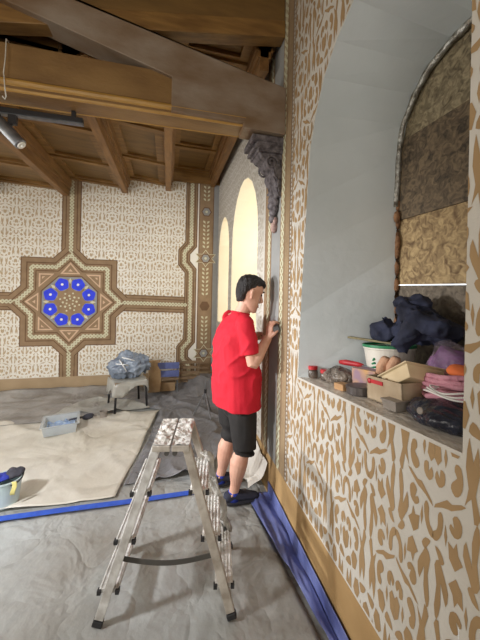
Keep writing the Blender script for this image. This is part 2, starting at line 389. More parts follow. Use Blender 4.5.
def span(prof, y):
    # lower and upper z of an opening at y, None when outside
    lo, hi = prof[-1][0], prof[0][0]
    ys = [p[0] for p in prof]
    if y <= min(ys) or y >= max(ys): return None
    zs = []
    for (ya, za), (yb, zb) in zip(prof, prof[1:]):
        if (ya - y) * (yb - y) <= 0 and ya != yb: zs.append(za + (zb - za) * (y - ya) / (yb - ya))
    s0 = prof[0][1] + (prof[-1][1] - prof[0][1]) * (prof[0][0] - y) / (prof[0][0] - prof[-1][0])
    return s0, (max(zs) if zs else s0)

def strips(profs, ya, yb, eps=1e-5):
    cuts = {ya, yb}
    for pr in profs:
        cuts |= {p[0] for p in pr if ya < p[0] < yb}
    cuts = sorted(cuts); res = []
    for a, b in zip(cuts, cuts[1:]):
        if b - a < 1e-4: continue
        hit = None
        for pr in profs:
            sa, sb = span(pr, a + eps), span(pr, b - eps)
            if sa and sb: hit = (sa, sb)
        res.append((a, b, hit))
    return res

# ------------------------------------------------------------------ right wall with its painted pattern
def wall_right():
    mb = MB()   # slots: cream, ochre, plaster, plaster_warm, sill, brown, umber, chain, grey, ochre band, white
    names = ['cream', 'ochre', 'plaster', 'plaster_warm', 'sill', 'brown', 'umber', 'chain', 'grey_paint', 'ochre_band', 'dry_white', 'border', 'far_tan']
    Y0, Y1, ZB = -3.0, YB + 0.2, 0.32
    SR = strips([n[0] for n in NICHES], Y0, Y1)
    for a, b, hit in SR:
        X = XW
        mb.face([(X, a, 0), (X, b, 0), (X, b, ZB), (X, a, ZB)], 9)
        if hit:
            (l0, h0), (l1, h1) = hit
            mb.face([(X, a, ZB), (X, b, ZB), (X, b, l1), (X, a, l0)], 0)
            mb.face([(X, a, h0), (X, b, h1), (X, b, ZC), (X, a, ZC)], 0)
        else:
            mb.face([(X, a, ZB), (X, b, ZB), (X, b, ZC), (X, a, ZC)], 0)
    # outer face of the thick wall
    for a, b, hit in strips([n[1] for n in NICHES], Y0, Y1):
        X = XI + 0.06
        if hit:
            (l0, h0), (l1, h1) = hit
            mb.face([(X, a, 0), (X, b, 0), (X, b, l1), (X, a, l0)], 10)
            mb.face([(X, a, h0), (X, b, h1), (X, b, ZC), (X, a, ZC)], 10)
        else:
            mb.face([(X, a, 0), (X, b, 0), (X, b, ZC), (X, a, ZC)], 10)
    # reveals and sills
    for k, (po, pi_) in enumerate(NICHES):
        m = 2 if k == 0 else 3
        far = [(XI + 0.06, p[0], p[1]) for p in pi_]
        rows = [[(XW, p[0], p[1]) for p in po], [(XI, p[0], p[1]) for p in pi_], far]
        mb.grid(rows, m)
        mb.grid([[(XW, po[0][0], po[0][1]), (XW, po[-1][0], po[-1][1])], [(XI, pi_[0][0], pi_[0][1]), (XI, pi_[-1][0], pi_[-1][1])],
                 [far[0], far[-1]]], 4 if k == 0 else 3)
    # arabesque, cut strip by strip round the openings
    e = XW - 0.0012
    YL0, YL1 = 1.925, 2.50       # painted pilaster between the borders
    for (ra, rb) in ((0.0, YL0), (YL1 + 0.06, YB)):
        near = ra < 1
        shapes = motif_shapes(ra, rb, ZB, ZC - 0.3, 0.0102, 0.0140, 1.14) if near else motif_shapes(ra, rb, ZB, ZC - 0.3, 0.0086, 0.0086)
        for a, b, hit in strips([n[0] for n in NICHES], ra, rb):
            for sh in shapes:
                us = [p[0] for p in sh]
                if max(us) < a or min(us) > b: continue
                q = clip(clip(sh, -1, 0, -a), 1, 0, b)
                if len(q) < 3: continue
                q = clip(q, 0, -1, -(ZB + 0.012))
                parts = []
                if hit:
                    (l0, h0), (l1, h1) = hit
                    s0 = (l1 - l0) / (b - a); s1 = (h1 - h0) / (b - a)
                    parts.append(clip(q, -s0, 1, l0 - s0 * a - 0.012))
                    parts.append(clip(q, s1, -1, -(h0 - s1 * a) - 0.012))
                else: parts.append(q)
                for r in parts:
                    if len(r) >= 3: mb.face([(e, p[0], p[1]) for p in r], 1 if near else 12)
    # vertical borders and grey pilaster strip
    def vstripe(y0, y1, mi, z0=ZB, z1=ZC, off=0.0018): mb.face([(XW - off, y0, z0), (XW - off, y1, z0), (XW - off, y1, z1), (XW - off, y0, z1)], mi)
    vstripe(1.925, 1.935, 5); vstripe(1.965, 2.045, 11); vstripe(1.958, 1.965, 6)
    vstripe(2.045, 2.052, 6); vstripe(2.052, 2.14, 11)
    vstripe(2.14, 2.335, 8)
    vstripe(2.335, 2.345, 6); vstripe(2.345, 2.44, 11); vstripe(2.44, 2.50, 5); vstripe(2.50, 2.508, 6)
    for yc in (2.096, 2.392):
        for ph in (0, pi):
            L, Rr = [], []
            z = ZB
            while z < ZC:
                w = 0.020 * sin(z * 2 * pi / 0.11 + ph)
                L.append((XW - 0.003 - (0.0004 if ph else 0), yc + w - 0.011, z)); Rr.append((XW - 0.003 - (0.0004 if ph else 0), yc + w + 0.011, z)); z += 0.0092
            mb.grid([L, Rr], 7)
    z = ZB
    while z < ZC:
        mb.face([(XW - 0.002, 1.937, z), (XW - 0.002, 1.955, z), (XW - 0.002, 1.946, z + 0.018)], 5); z += 0.03
    return struct(mb.build('wall_right', names, recalc=False), 'cream wall with ochre arabesque painting and arched window niches')
wall_right()

# ------------------------------------------------------------------ back wall with medallion
def wall_back():
    names = ['back_cream', 'back_tan', 'brown', 'umber', 'chain', 'grey_paint', 'blue_paint', 'pink_paint', 'white_dot', 'back_band', 'strip']
    mb = MB(); X0, X1 = -5.0, XW
    mb.face([(X0, YB, 0), (X1, YB, 0), (X1, YB, ZC), (X0, YB, ZC)], 0)
    mb.face([(X0, YB - 0.001, 0), (X1, YB - 0.001, 0), (X1, YB - 0.001, 0.24), (X0, YB - 0.001, 0.24)], 9)
    for sh in motif_shapes(X0, 0.26, 0.24, 3.6, 0.0098, 0.0098):
        q = clip(clip(clip(sh, 0, -1, -0.25), -1, 0, -X0), 1, 0, 0.26)
        if len(q) >= 3: mb.face([(p[0], YB - 0.0015, p[1]) for p in q], 1)
    CX, CZ = -1.463, 1.386
    def poly(pts, off, mi): mb.face([(p[0], YB - off, p[1]) for p in pts], mi)
    def rect(x0, x1, z0, z1, off, mi): poly([(x0, z0), (x1, z0), (x1, z1), (x0, z1)], off, mi)
    # bands: a wide brown path with umber edges and a pale chain along its middle
    def offset_path(path, d):
        out = []
        for i, p in enumerate(path):
            p = Vector(p); a = Vector(path[max(i - 1, 0)]); b = Vector(path[min(i + 1, len(path) - 1)])
            d1 = (p - a).normalized() if i else (b - p).normalized()
            d2 = (b - p).normalized() if i < len(path) - 1 else d1
            n1, n2 = Vector((-d1.y, d1.x)), Vector((-d2.y, d2.x))
            n = (n1 + n2); n.normalize(); k = 1 / max(0.5, n.dot(n1))
            out.append(p + n * d * k)
        return out
    def ribbon(path, d0, d1, off, mi):
        A, B = offset_path(path, d0), offset_path(path, d1)
        mb.grid([[(p.x, YB - off, p.y) for p in A], [(p.x, YB - off, p.y) for p in B]], mi)
    def chain(path, off):
        pts = []; s = 0.0
        dense = []
        for p, q in zip(path, path[1:]):
            p, q = Vector(p), Vector(q); n = max(1, int((q - p).length / 0.012))
            for k in range(n): dense.append(p.lerp(q, k / n))
        dense.append(Vector(path[-1]))
        for ph in (0, pi):
            L, R = [], []
            s = 0.0
            for i, p in enumerate(dense):
                a, b = dense[max(i - 1, 0)], dense[min(i + 1, len(dense) - 1)]
                d = (b - a).normalized(); n = Vector((-d.y, d.x))
                w = 0.020 * sin(s * 2 * pi / 0.10 + ph)
                L.append(p + n * (w - 0.013)); R.append(p + n * (w + 0.013)); s += 0.012
            o2 = off + (0.0004 if ph else 0)
            mb.grid([[(p.x, YB - o2, p.y) for p in L], [(p.x, YB - o2, p.y) for p in R]], 4)
    def band(path, o=0.0, k=1.0):
        ribbon(path, -0.135 * k, 0.135 * k, 0.0020 + o, 2)
        for e0 in (-0.135, -0.085, 0.070, 0.120): ribbon(path, e0 * k, e0 * k + 0.015, 0.0024 + o, 3)
    S, T = 0.53, 0.72     # half side of the square, reach of the points
    b = 0.19              # half width of a point at the square's edge
    star = []
    for k in range(4):
        R = Matrix.Rotation(k * pi / 2, 2)
        for q in ((S, -S), (S, -b), (T, 0), (S, b)): star.append(tuple(R @ Vector(q)))
    star = [(CX + p[0], CZ + p[1]) for p in star]
    big = [(CX + (p[0] - CX) * 1.27, CZ + (p[1] - CZ) * 1.27) for p in star]
    ZT, XR = 3.62, 0.365
    band([(CX, CZ + 0.6), (CX, ZT)]); band([(CX, CZ - 0.6), (CX, 0.24)])
    band([(CX + 0.6, CZ), (XR - 0.08, CZ - 0.03)]); band([(CX - 0.6, CZ), (X0, CZ + 0.04)])
    # frame kinks round the star medallions of the corner strip
    frame = [(XR, 0.24), (XR, 0.34), (XR - 0.11, 0.45), (XR - 0.11, 0.63), (XR, 0.76), (XR, 1.93), (XR - 0.11, 2.06), (XR - 0.11, 2.24), (XR, 2.37), (XR, ZT)]
    band(frame, 0.0008, 0.72)
    poly(big, 0.0036, 3); poly([(CX + (p[0] - CX) * 1.245, CZ + (p[1] - CZ) * 1.245) for p in star], 0.0038, 2)
    sc = lambda k: [(CX + (p[0] - CX) * k, CZ + (p[1] - CZ) * k) for p in star]
    poly(sc(1.13), 0.0040, 3); poly(sc(1.10), 0.0042, 2); poly(sc(0.90), 0.0044, 3); poly(sc(0.87), 0.0046, 2)
    for a, b2 in (((CX, CZ + 0.66), (CX, CZ + 1.05)), ((CX, CZ - 0.66), (CX, CZ - 1.05)), ((CX + 0.66, CZ), (CX + 1.05, CZ - 0.01)), ((CX - 0.66, CZ), (CX - 1.05, CZ + 0.01))): ribbon([a, b2], -0.075, 0.075, 0.0039, 2)
    chain(star + [star[0]], 0.0050)
    for path in ([(CX, CZ + T), (CX, ZT)], [(CX, CZ - T), (CX, 0.24)], [(CX + T, CZ), (XR - 0.05, CZ - 0.03)], [(CX - T, CZ), (X0, CZ + 0.04)]): chain(path, 0.0041)
    chain(frame, 0.0046)
    # triangles between star and octagon
    for k in range(4):
        R = Matrix.Rotation(k * pi / 2, 2)
        def tri(q, off, mi): poly([tuple(Vector((CX, CZ)) + R @ Vector(p)) for p in q], off, mi)
        tri([(0.43, -0.14), (0.43, 0.14), (0.61, 0)], 0.0052, 7); tri([(0.448, -0.10), (0.448, 0.10), (0.575, 0)], 0.0054, 2); tri([(0.47, -0.03), (0.47, 0.03), (0.51, 0)], 0.0056, 7)
        tri([(0.43, 0.22), (0.43, 0.43), (0.22, 0.43)], 0.0052, 7); tri([(0.408, 0.262), (0.408, 0.408), (0.262, 0.408)], 0.0054, 2); tri([(0.385, 0.345), (0.385, 0.385), (0.345, 0.385)], 0.0056, 7)
    def ngon(r, n, off, mi, rot=0.0, cx=CX, cz=CZ, asp=1.0): poly([(cx + r * cos(rot + 2 * pi * k / n), cz + asp * r * sin(rot + 2 * pi * k / n)) for k in range(n)], off, mi)
    ngon(0.435, 8, 0.0060, 3, pi / 8); ngon(0.415, 8, 0.0062, 5, pi / 8); ngon(0.375, 8, 0.0064, 2, pi / 8)
    for k in range(8):
        a = pi / 8 + k * pi / 4
        x, z = CX + 0.29 * cos(a), CZ + 0.29 * sin(a)
        ngon(0.105, 8, 0.0066, 5, a, x, z)
        poly([(x + 0.093 * (1 + 0.07 * cos(5 * t)) * cos(t + a), z + 0.093 * (1 + 0.07 * cos(5 * t)) * sin(t + a)) for t in [2 * pi * i / 20 for i in range(20)]], 0.0068, 6)
        ngon(0.020, 6, 0.0070, 8, a, x, z)
        a2 = k * pi / 4
        x, z = CX + 0.325 * cos(a2), CZ + 0.325 * sin(a2)
        poly([(x + 0.045 * cos(a2), z + 0.045 * sin(a2)), (x - 0.022 * sin(a2), z + 0.022 * cos(a2)), (x - 0.045 * cos(a2), z - 0.045 * sin(a2)), (x + 0.022 * sin(a2), z - 0.022 * cos(a2))], 0.0070, 4)
    ngon(0.175, 16, 0.0072, 2)
    for rr, n_, s_ in ((0.05, 6, 0.014), (0.095, 8, 0.017), (0.14, 8, 0.014)):
        for k in range(n_):
            a = 2 * pi * k / n_ + rr * 9
            ngon(s_, 6, 0.0076, 4, a, CX + rr * cos(a), CZ + rr * sin(a))
    # corner strip with its small medallions
    rect(0.485, 0.735, 0.24, ZT, 0.0050, 3); rect(0.497, 0.723, 0.24, ZT, 0.0052, 2); rect(0.735, XW, 0.24, ZT, 0.0048, 5)
    cells = [(0.62, 1.24), (1.44, 2.06), (2.24, 2.84), (3.04, 3.5)]
    for z0, z1 in cells:
        c = (z0 + z1) / 2; h = (z1 - z0) / 2
        poly([(0.61 + 0.092 * cos(t), c + (h - 0.05) * sin(t) * (1 if abs(sin(t)) < 0.99 else 1)) for t in [2 * pi * i / 16 for i in range(16)]], 0.0056, 10)
        k = z0 + 0.08
        while k < z1 - 0.07:
            for s in (-1, 1):
                poly([(0.61 + s * 0.012, k), (0.61 + s * 0.05, k + 0.02), (0.61 + s * 0.055, k + 0.05), (0.61 + s * 0.02, k + 0.04)], 0.0060, 4)
            k += 0.07
    for z in (2.94, 2.15, 1.34, 0.54):
        star6 = z in (2.15, 0.54)
        if star6:
            poly([(0.61 + 0.20 * (1 if i % 2 == 0 else 0.56) * cos(pi / 6 * 0 + i * pi / 6 + pi / 2), z + 0.15 * (1 if i % 2 == 0 else 0.56) * sin(i * pi / 6 + pi / 2)) for i in range(12)], 0.0062, 4)
            poly([(0.61 + 0.178 * (1 if i % 2 == 0 else 0.56) * cos(i * pi / 6 + pi / 2), z + 0.134 * (1 if i % 2 == 0 else 0.56) * sin(i * pi / 6 + pi / 2)) for i in range(12)], 0.0064, 2)
        ngon(0.088, 6, 0.0066, 3, 0, 0.61, z); ngon(0.070, 6, 0.0068, 5 if z != 1.34 else 3, 0, 0.61, z)
        if z != 1.34: ngon(0.022, 8, 0.0070, 4, 0, 0.61, z)
    return struct(mb.build('wall_back', names, recalc=False), 'back wall with arabesque painting and blue star medallion')
wall_back()

# ------------------------------------------------------------------ rest of the shell
mb = MB(); mb.box((-5.0, -3.0, -0.1), (XW, YB, 0.0)); struct(mb.build('floor', 'floor'))
mb = MB(); mb.box((-5.1, -3.0, 0), (-5.0, YB, ZC)); struct(mb.build('wall_left', 'dry_white'))
mb = MB(); mb.box((-5.1, -3.1, 0), (XI, -3.0, ZC)); struct(mb.build('wall_front', 'dry_white'))

# windows of the two far niches
for n, (po, pin) in ((1, (mid_prof, mid_in)), (2, (far_prof, far_in))):
    ys = [p[0] for p in pin]; y0, y1, z0 = min(ys), max(ys), pin[0][1]; z1 = max(p[1] for p in pin)
    yc, zc = (y0 + y1) / 2, (z0 + z1) / 2
    fr = MB()
    inner = [(yc + (p[0] - yc) * 0.88, zc + (p[1] - zc) * 0.94) for p in pin]
    X = XI + 0.005
    fr.grid([[(X, p[0], p[1]) for p in pin], [(X, p[0], p[1]) for p in inner], [(X + 0.05, p[0], p[1]) for p in inner], [(X + 0.05, p[0], p[1]) for p in pin]], 0)
    fr.box((X, y0, z0), (X + 0.05, y1, z0 + 0.06)); fr.box((X + 0.01, yc - 0.02, z0), (X + 0.05, yc + 0.02, z1 - 0.02)); fr.box((X + 0.01, y0 + 0.02, 2.18), (X + 0.05, y1 - 0.02, 2.23))
    fo = struct(fr.build('window_%d' % n, 'white_frame'))
    g = MB(); g.face([(X + 0.03, p[0], p[1]) for p in pin]); go = g.build('pane', 'glass', fo)

# ------------------------------------------------------------------ ceiling: coffered bays stepping up towards the painted wall
JX = [(-3.9, 2.86), (-2.62, 2.93), (-1.55, 3.01), (-0.70, 3.13), (-0.03, 3.23), (0.70, 3.37)]   # joists: x, underside z
YC0 = 2.34
mb = MB()
for i, ((xa, za), (xb, zb)) in enumerate(zip(JX, JX[1:])):
    top_l, top_r = zb + 0.20, zb + 0.13
    YS = YC0 if i < 4 else 2.26
    if i == 4: top_l, top_r = 3.645, 3.63
    mb.box((xa - 0.02, YS, 0), (xb + 0.02, YB, 0.03), 0, Matrix(((1, 0, 0, 0), (0, 1, 0, 0), (-(top_l - top_r) / (xb - xa), 0, 1, top_l + (top_l - top_r) / (xb - xa) * xa), (0, 0, 0, 1))))
    sl = -(top_l - top_r) / (xb - xa)
    def lift(x): return top_l + sl * (x - xa)
    # frame mouldings of each sunk panel
    for yc in (2.55, 3.35, 4.25, 5.06):
        for (w, h) in ((0.16, 0.035), (0.08, 0.06)):
            mx = Matrix(((1, 0, 0, 0), (0, 1, 0, 0), (sl, 0, 1, top_l - sl * xa), (0, 0, 0, 1)))
            mb.box((xa, yc - w / 2, -h), (xb, min(YB - 0.001, yc + w / 2), 0.001), 1, mx)
    for (xs, w) in ((xa + 0.10, 0.10), (xb - 0.10, 0.10)):
        mb.box((xs - w / 2, YS, lift(xs) - 0.035), (xs + w / 2, YB, lift(xs) + 0.002), 1)
mb.box((0.62, 2.26, 3.62), (XW, YB, 3.66), 0); mb.box((-0.03, YB - 0.05, 3.40), (XW, YB - 0.02, 3.66), 1)
mb.box((-5.0, -3.0, ZC - 0.05), (XI, YC0, ZC), 0); mb.box((-5.0, YC0, 2.9), (-3.7, YB, 2.95), 0)
mb.box((-0.10, 2.23, 3.63), (XW, 2.26, ZC), 0); mb.box((-5.0, YC0, 3.12), (-0.78, YC0 + 0.03, ZC), 0); mb.box((-0.78, YC0, 3.36), (-0.07, YC0 + 0.03, ZC), 0); mb.box((-5.0, YC0, 3.0), (-3.7, YC0 + 0.03, 3.7), 0)
struct(mb.build('ceiling', ['wood_panel', 'wood']), 'dark brown coffered wooden ceiling')
for i, (x, z) in enumerate(JX):
    w = 0.085 if i < 5 else 0.075
    YS = YC0 if i < 4 else 2.26
    j = MB()
    j.box((x - w / 2, YS, z), (x + w / 2, YB, z + 0.26))
    j.box((x - w / 2 - 0.018, YS, z + 0.10), (x + w / 2 + 0.018, YB, z + 0.26))
    j.box((x - w / 2 - 0.035, YS, z + 0.15), (x + w / 2 + 0.035, YB, z + 0.26))
    struct(j.build('ceiling_joist', 'wood_y', bevel=0.004))

# truss: tie beam, rafter, upper strut
tb = MB()
prof = [(2.10, 3.105), (2.10, 2.90), (2.085, 2.885), (2.085, 2.865), (2.10, 2.85), (2.115, 2.832), (2.29, 2.832), (2.305, 2.85), (2.32, 2.865), (2.32, 2.885), (2.305, 2.90), (2.305, 3.105)]
tb.prism(prof, 'X', -5.0, 0.50)
for k, (yy, zz, r) in enumerate(((2.094, 2.868, 0.020), (2.120, 2.838, 0.013), (2.285, 2.838, 0.010))):
    tb.tube([(-5.0, yy, zz), (0.515, yy, zz)], r, 8, 1)
tb.ball((0.515, 2.105, 2.866), (0.03, 0.03, 0.03), 10, 1)
struct(tb.build('tie_beam', ['wood_grey', 'gold_trim'], bevel=0.0), 'large brown tie beam with gilded mouldings')
rb = MB()
lo = lambda x: 3.065 - 0.281 * (x + 0.004)
up = lambda x: 3.139 - 0.250 * (x - 0.79)
rb.prism([(-4.2, lo(-4.2) - 0.0), (-0.004, 3.065), (-0.004, 2.838), (0.50, 2.835), (0.50, 2.80), (0.815, 2.79), (0.815, up(0.815)), (-4.2, min(ZC - 0.1, up(-4.2)))], 'Y', 2.075, 2.245)
struct(rb.build('rafter_beam', 'wood_scraped', bevel=0.004), 'sloping brown rafter resting on the tie beam end')
ub = MB()
ub.prism([(-1.6, 3.13), (0.815, 3.535), (0.815, 4.1), (-1.6, 4.1)], 'Y', 2.345, 2.36)
ub.v = []; ub.f = []; ub.m = []
ub.prism([(-1.4, 3.175), (0.815, 3.545), (0.815, 3.67), (-1.4, 3.30)], 'Y', 2.12, 2.22, 1)
ub.prism([(-1.4, 3.29), (0.815, 3.66), (0.815, 4.05), (-1.4, 3.68)], 'Y', 2.135, 2.22, 0)
struct(ub.build('upper_beam', ['wood_panel', 'wood'], bevel=0.004), 'dark upper roof beam above the rafter')

# carved corbel under the beam end
cb = thing('corbel', 'carved grey corbel on the wall under the tie beam end', 'corbel', (XW, 2.235, 2.085))
c1 = MB()
y0, y1 = -0.115, 0.115
side = [(0, 0.26), (-0.028, 0.28), (-0.042, 0.34), (-0.036, 0.37), (-0.066, 0.40), (-0.080, 0.45), (-0.070, 0.475), (-0.110, 0.50), (-0.122, 0.54), (-0.160, 0.555), (-0.185, 0.585), (0, 0.585)]
c1.prism([(p[0], p[1]) for p in side], 'Y', y0 + 0.02, y1 - 0.02)
c1.build('bracket', 'stone', cb, bevel=0.004)
c2 = MB()
for k, (d, z, h) in enumerate(((0.195, 0.585, 0.03), (0.220, 0.612, 0.028), (0.205, 0.638, 0.02), (0.245, 0.655, 0.045))): c2.box((-d, y0 - 0.004 * k, z), (0, y1 + 0.004 * k, z + h))
c2.build('abacus', 'stone', cb, bevel=0.006)
for s in (y0 + 0.015, y1 - 0.015):
    v = MB(); pts = []
    for k in range(26):
        t = k / 25; a = t * 3.4 * pi; r = 0.055 * (1 - 0.75 * t)
        pts.append((-0.085 + r * cos(a) * 0.9, s, 0.515 + r * sin(a)))
    v.tube(pts, 0.009, 6, up=(0, 1, 0))
    pts = [(-0.045 + 0.022 * sin(k * 0.5), s, 0.33 + 0.012 * k) for k in range(12)]; v.tube(pts, 0.010, 6, up=(0, 1, 0))
    pts = [(-0.02 - 0.004 * k, s, 0.30 + 0.02 * k) for k in range(13)]; v.tube(pts, 0.008, 6, up=(0, 1, 0))
    v.build('scroll', 'stone', cb, smooth=True)
d = MB()
for k in range(4):
    d.ball((-0.03 - 0.008 * (k % 2), 0.0, 0.27 - 0.05 * k), (0.042 - 0.005 * k, 0.065 - 0.010 * k, 0.04), 10)
for s in (-1, 1):
    for k in range(3): d.ball((-0.025, s * (0.06 - 0.012 * k), 0.29 - 0.05 * k), (0.025, 0.025, 0.035), 8)
d.build('pendant', 'stone', cb, smooth=True)
d = MB(); d.ball((-0.02, 0, 0.055), (0.03, 0.035, 0.05), 8); d.ball((-0.02, -0.025, 0.10), (0.02, 0.02, 0.03), 8)
o = d.build('pendant_tip', 'stone_tip', cb, smooth=True); o['label'] = 'chipped pink plaster tip'

# ------------------------------------------------------------------ boarded window of the near niche
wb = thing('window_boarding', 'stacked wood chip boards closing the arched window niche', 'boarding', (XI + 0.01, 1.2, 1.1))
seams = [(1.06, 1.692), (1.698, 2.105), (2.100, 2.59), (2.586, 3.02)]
bmats = ['osb_grey', 'osb', 'osb_shaded', 'osb_top']
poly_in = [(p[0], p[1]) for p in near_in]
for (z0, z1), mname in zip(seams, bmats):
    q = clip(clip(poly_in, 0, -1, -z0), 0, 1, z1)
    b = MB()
    b.prism([(p[0] - 1.2, p[1] - 1.1) for p in q], 'X', 0.0 if mname != 'osb_shaded' else -0.012, 0.018)
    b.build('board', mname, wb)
fo = MB(); pts = [(-0.012, (p[0] - 1.2) * 0.995, p[1] - 1.1) for p in near_in]
k0 = 3
path = []
for p, q in zip(pts[k0:], pts[k0 + 1:]):
    for k in range(4): path.append(Vector(p).lerp(Vector(q), k / 4))
fo.tube([p + Vector((-0.012, 0.012 * noise.noise(p * 9), -0.010 + 0.012 * noise.noise(p * 8 + Vector((3, 3, 3))))) for p in path], [0.018 + 0.009 * noise.noise(p * 12) for p in path], 6)
o = fo.build('edge_tape', 'foil', wb, smooth=True); o['label'] = 'crinkled silver tape along the arch edge'
fo = MB(); path = [Vector((-0.014, 0.405 + 0.004 * noise.noise(Vector((0, 0, k * 0.6))), 0.02 + k * 0.05)) for k in range(23)]
fo.tube(path, [0.013 + 0.008 * noise.noise(p * 11) for p in path], 6)
fo.ball((-0.03, 0.395, 1.02), (0.02, 0.02, 0.04), 8); fo.ball((-0.02, 0.395, 0.86), (0.016, 0.016, 0.05), 8)
o = fo.build('edge_foam', 'foam', wb, smooth=True); o['label'] = 'brown foam bead along the board edge'

# ------------------------------------------------------------------ track light under the tie beam
tl = thing('track_light', 'black ceiling track with a silver spotlight under the tie beam', 'light', (-0.95, 2.26, 2.79))
t = MB(); t.box((-1.9, -0.018, -0.03), (0.36, 0.018, 0.0)); t.box((-1.9, -0.022, -0.034), (0.36, -0.014, -0.026))
t.build('track', 'black_metal', tl, bevel=0.003)
t = MB(); t.box((-1.9, -0.012, -0.045), (0.36, 0.020, -0.030)); o = t.build('track_channel', 'steel', tl); o['label'] = 'silver underside of the track'
t = MB(); t.bar((-0.06, 0, -0.04), (-0.06, 0, -0.10), 0.045, 0.03); t.tube([(-0.06, 0, -0.09), (-0.085, -0.01, -0.135)], 0.012, 8); t.build('bracket', 'black_metal', tl)
t = MB(); a, b_ = Vector((-0.19, 0.0, -0.04)), Vector((0.0, -0.02, -0.235)); t.tube([a, a.lerp(b_, .97), b_], [0.038, 0.038, 0.034], 20); t.build('lamp_head', 'steel', tl, smooth=False, bevel=0.004)
t = MB(); dd = (b_ - a).normalized(); t.tube([b_, b_ + dd * 0.006], 0.026, 16); t.ball(b_ + dd * 0.008, 0.010, 8); t.build('lens', 'white_dot', tl)
for xx in (-1.6, -0.6, 0.3):
    t = MB(); t.box((xx - 0.012, -0.012, 0), (xx + 0.012, 0.012, 0.045)); t.build('mounting_clip', 'black_metal', tl)
w = MB(); w.tube([(-.975, 2.33, 3.12), (-.975, 2.20, 3.125), (-.972, 2.078, 3.112), (-.968, 2.066, 3.0), (-.975, 2.064, 2.90), (-.965, 2.062, 2.80), (-.962, 2.068, 2.765), (-.972, 2.076, 2.750), (-.982, 2.070, 2.765)], 0.0035, 6)
tag(w.build('hook_cord', 'wire', smooth=True), 'white cord with a hook looped over the tie beam', 'cord')

# ------------------------------------------------------------------ floor coverings
def sheet(name, fn, u0, u1, v0, v1, nu, nv, m, thick=0.002):
    mb = MB(); rows = [[fn(u0 + (u1 - u0) * i / nu, v0 + (v1 - v0) * j / nv) for j in range(nv + 1)] for i in range(nu + 1)]
    mb.grid(rows, 0); o = mb.build(name, m, smooth=True, recalc=True)
    if o.data.polygons[0].normal.z < 0: o.data.flip_normals()
    s = o.modifiers.new('thick', 'SOLIDIFY'); s.thickness = thick; s.offset = 1
    return o
def rid(x, y, s, seed): return abs(noise.noise(Vector((x * s + seed, y * s - seed, seed))))
def blend4(a, b, c, d, u, v): return (Vector(a) * (1 - u) * (1 - v) + Vector(b) * u * (1 - v) + Vector(c) * u * v + Vector(d) * (1 - u) * v)

def f_grey(u, v):
    p = blend4((-4.5, 3.75), (-0.75, 4.02), (-0.6, 5.06), (-4.5, 5.06), u, v)
    h = 0.006 + 0.030 * (1 - rid(p.x, p.y * 2.5, 1.9, 3.1)) ** 3 + 0.06 * max(0, (p.y - 4.75) / 0.3) ** 2
    return (p.x, p.y, h)
tag(sheet('dust_sheet', f_grey, 0, 1, 0, 1, 110, 36, 'sheet_grey'), 'rumpled grey plastic dust sheet along the foot of the back wall', 'dust sheet')
def f_beige(u, v):
    p = blend4((-4.2, 2.46), (-0.36, 2.48), (-0.08, 4.12), (-4.2, 4.02), u, v)
    ex = 0.03 * noise.noise(Vector((p.x * 2, p.y * 2, 4)))
    h = 0.008 + 0.028 * (1 - rid(p.x, p.y, 1.3, 8.2)) ** 7 + 0.014 * (1 - rid(p.x * .8 + p.y * .4, p.y, 2.2, 3.3)) ** 8 + 0.008 * noise.noise(Vector((p.x * 3, p.y * 3, 1)))
    return (p.x + ex * u, p.y + ex, max(0.006, h))
tag(sheet('drop_cloth', f_beige, 0, 1, 0, 1, 120, 60, 'sheet_beige'), 'wide beige drop cloth spread across the floor behind the blue tape', 'drop cloth')
def lerp_tab(tab, y):
    for (ya, xa), (yb, xb) in zip(tab, tab[1:]):
        if y <= yb: return xa + (xb - xa) * max(0, (y - ya)) / (yb - ya)
    return tab[-1][1]
def f_dark(u, v):
    y = 2.62 + (5.05 - 2.62) * v
    xl = lerp_tab([(2.5, -0.345), (3.36, -0.165), (4.16, -0.075), (4.24, -0.30), (4.75, -0.92), (5.1, -0.98)], y)
    xr = lerp_tab([(2.5, 0.38), (2.9, 0.50), (3.5, 0.72), (5.1, 0.80)], y)
    x = xl + (xr - xl) * u
    mound = 0.26 * math.exp(-(((x - 0.62) / 0.34) ** 2 + ((y - 4.80) / 0.34) ** 2)) + 0.015 * math.exp(-(((x - 0.05) / 0.5) ** 2 + ((y - 4.75) / 0.3) ** 2))
    h = 0.012 + min(1, u * 12) * (mound * (0.8 + 0.5 * rid(x, y, 3.0, 2.2)) + 0.045 * (1 - rid(x * 0.6 + y * 0.5, y * 0.5 - x * 0.4, 2.6, 6.1)) ** 9 + 0.03 * (1 - rid(x - y * .6, y * .7 + x * .5, 2.2, 1.3)) ** 10)
    return (x, y, h)
tag(sheet('dark_dust_sheet', f_dark, 0, 1, 0, 1, 70, 130, 'sheet_dark'), 'dark grey dust sheet heaped in the corner behind the man in red', 'dust sheet')
def f_clear(u, v):
    p = blend4((-1.35, 4.13), (-0.20, 4.17), (-0.45, 4.42), (-1.0, 4.70), u, v)
    return (p.x, p.y, 0.026 + 0.04 * (1 - rid(p.x, p.y, 2.6, 1.4)) ** 4)
tag(sheet('pale_plastic_sheet', f_clear, 0, 1, 0, 1, 60, 24, 'sheet_clear'), 'creased plastic sheet on the floor under the draped chair', 'plastic sheet')
def f_near(u, v):
    p = blend4((-3.6, 0.2), (0.80, 0.2), (0.66, 2.38), (-3.6, 2.38), u, v)
    return (p.x, p.y, 0.003 + 0.010 * (1 - rid(p.x, p.y, 1.2, 5.5)) ** 9 + 0.007 * (1 - rid(p.x * 1.3 - p.y * .5, p.y + p.x * .3, 1.9, 9.5)) ** 12)
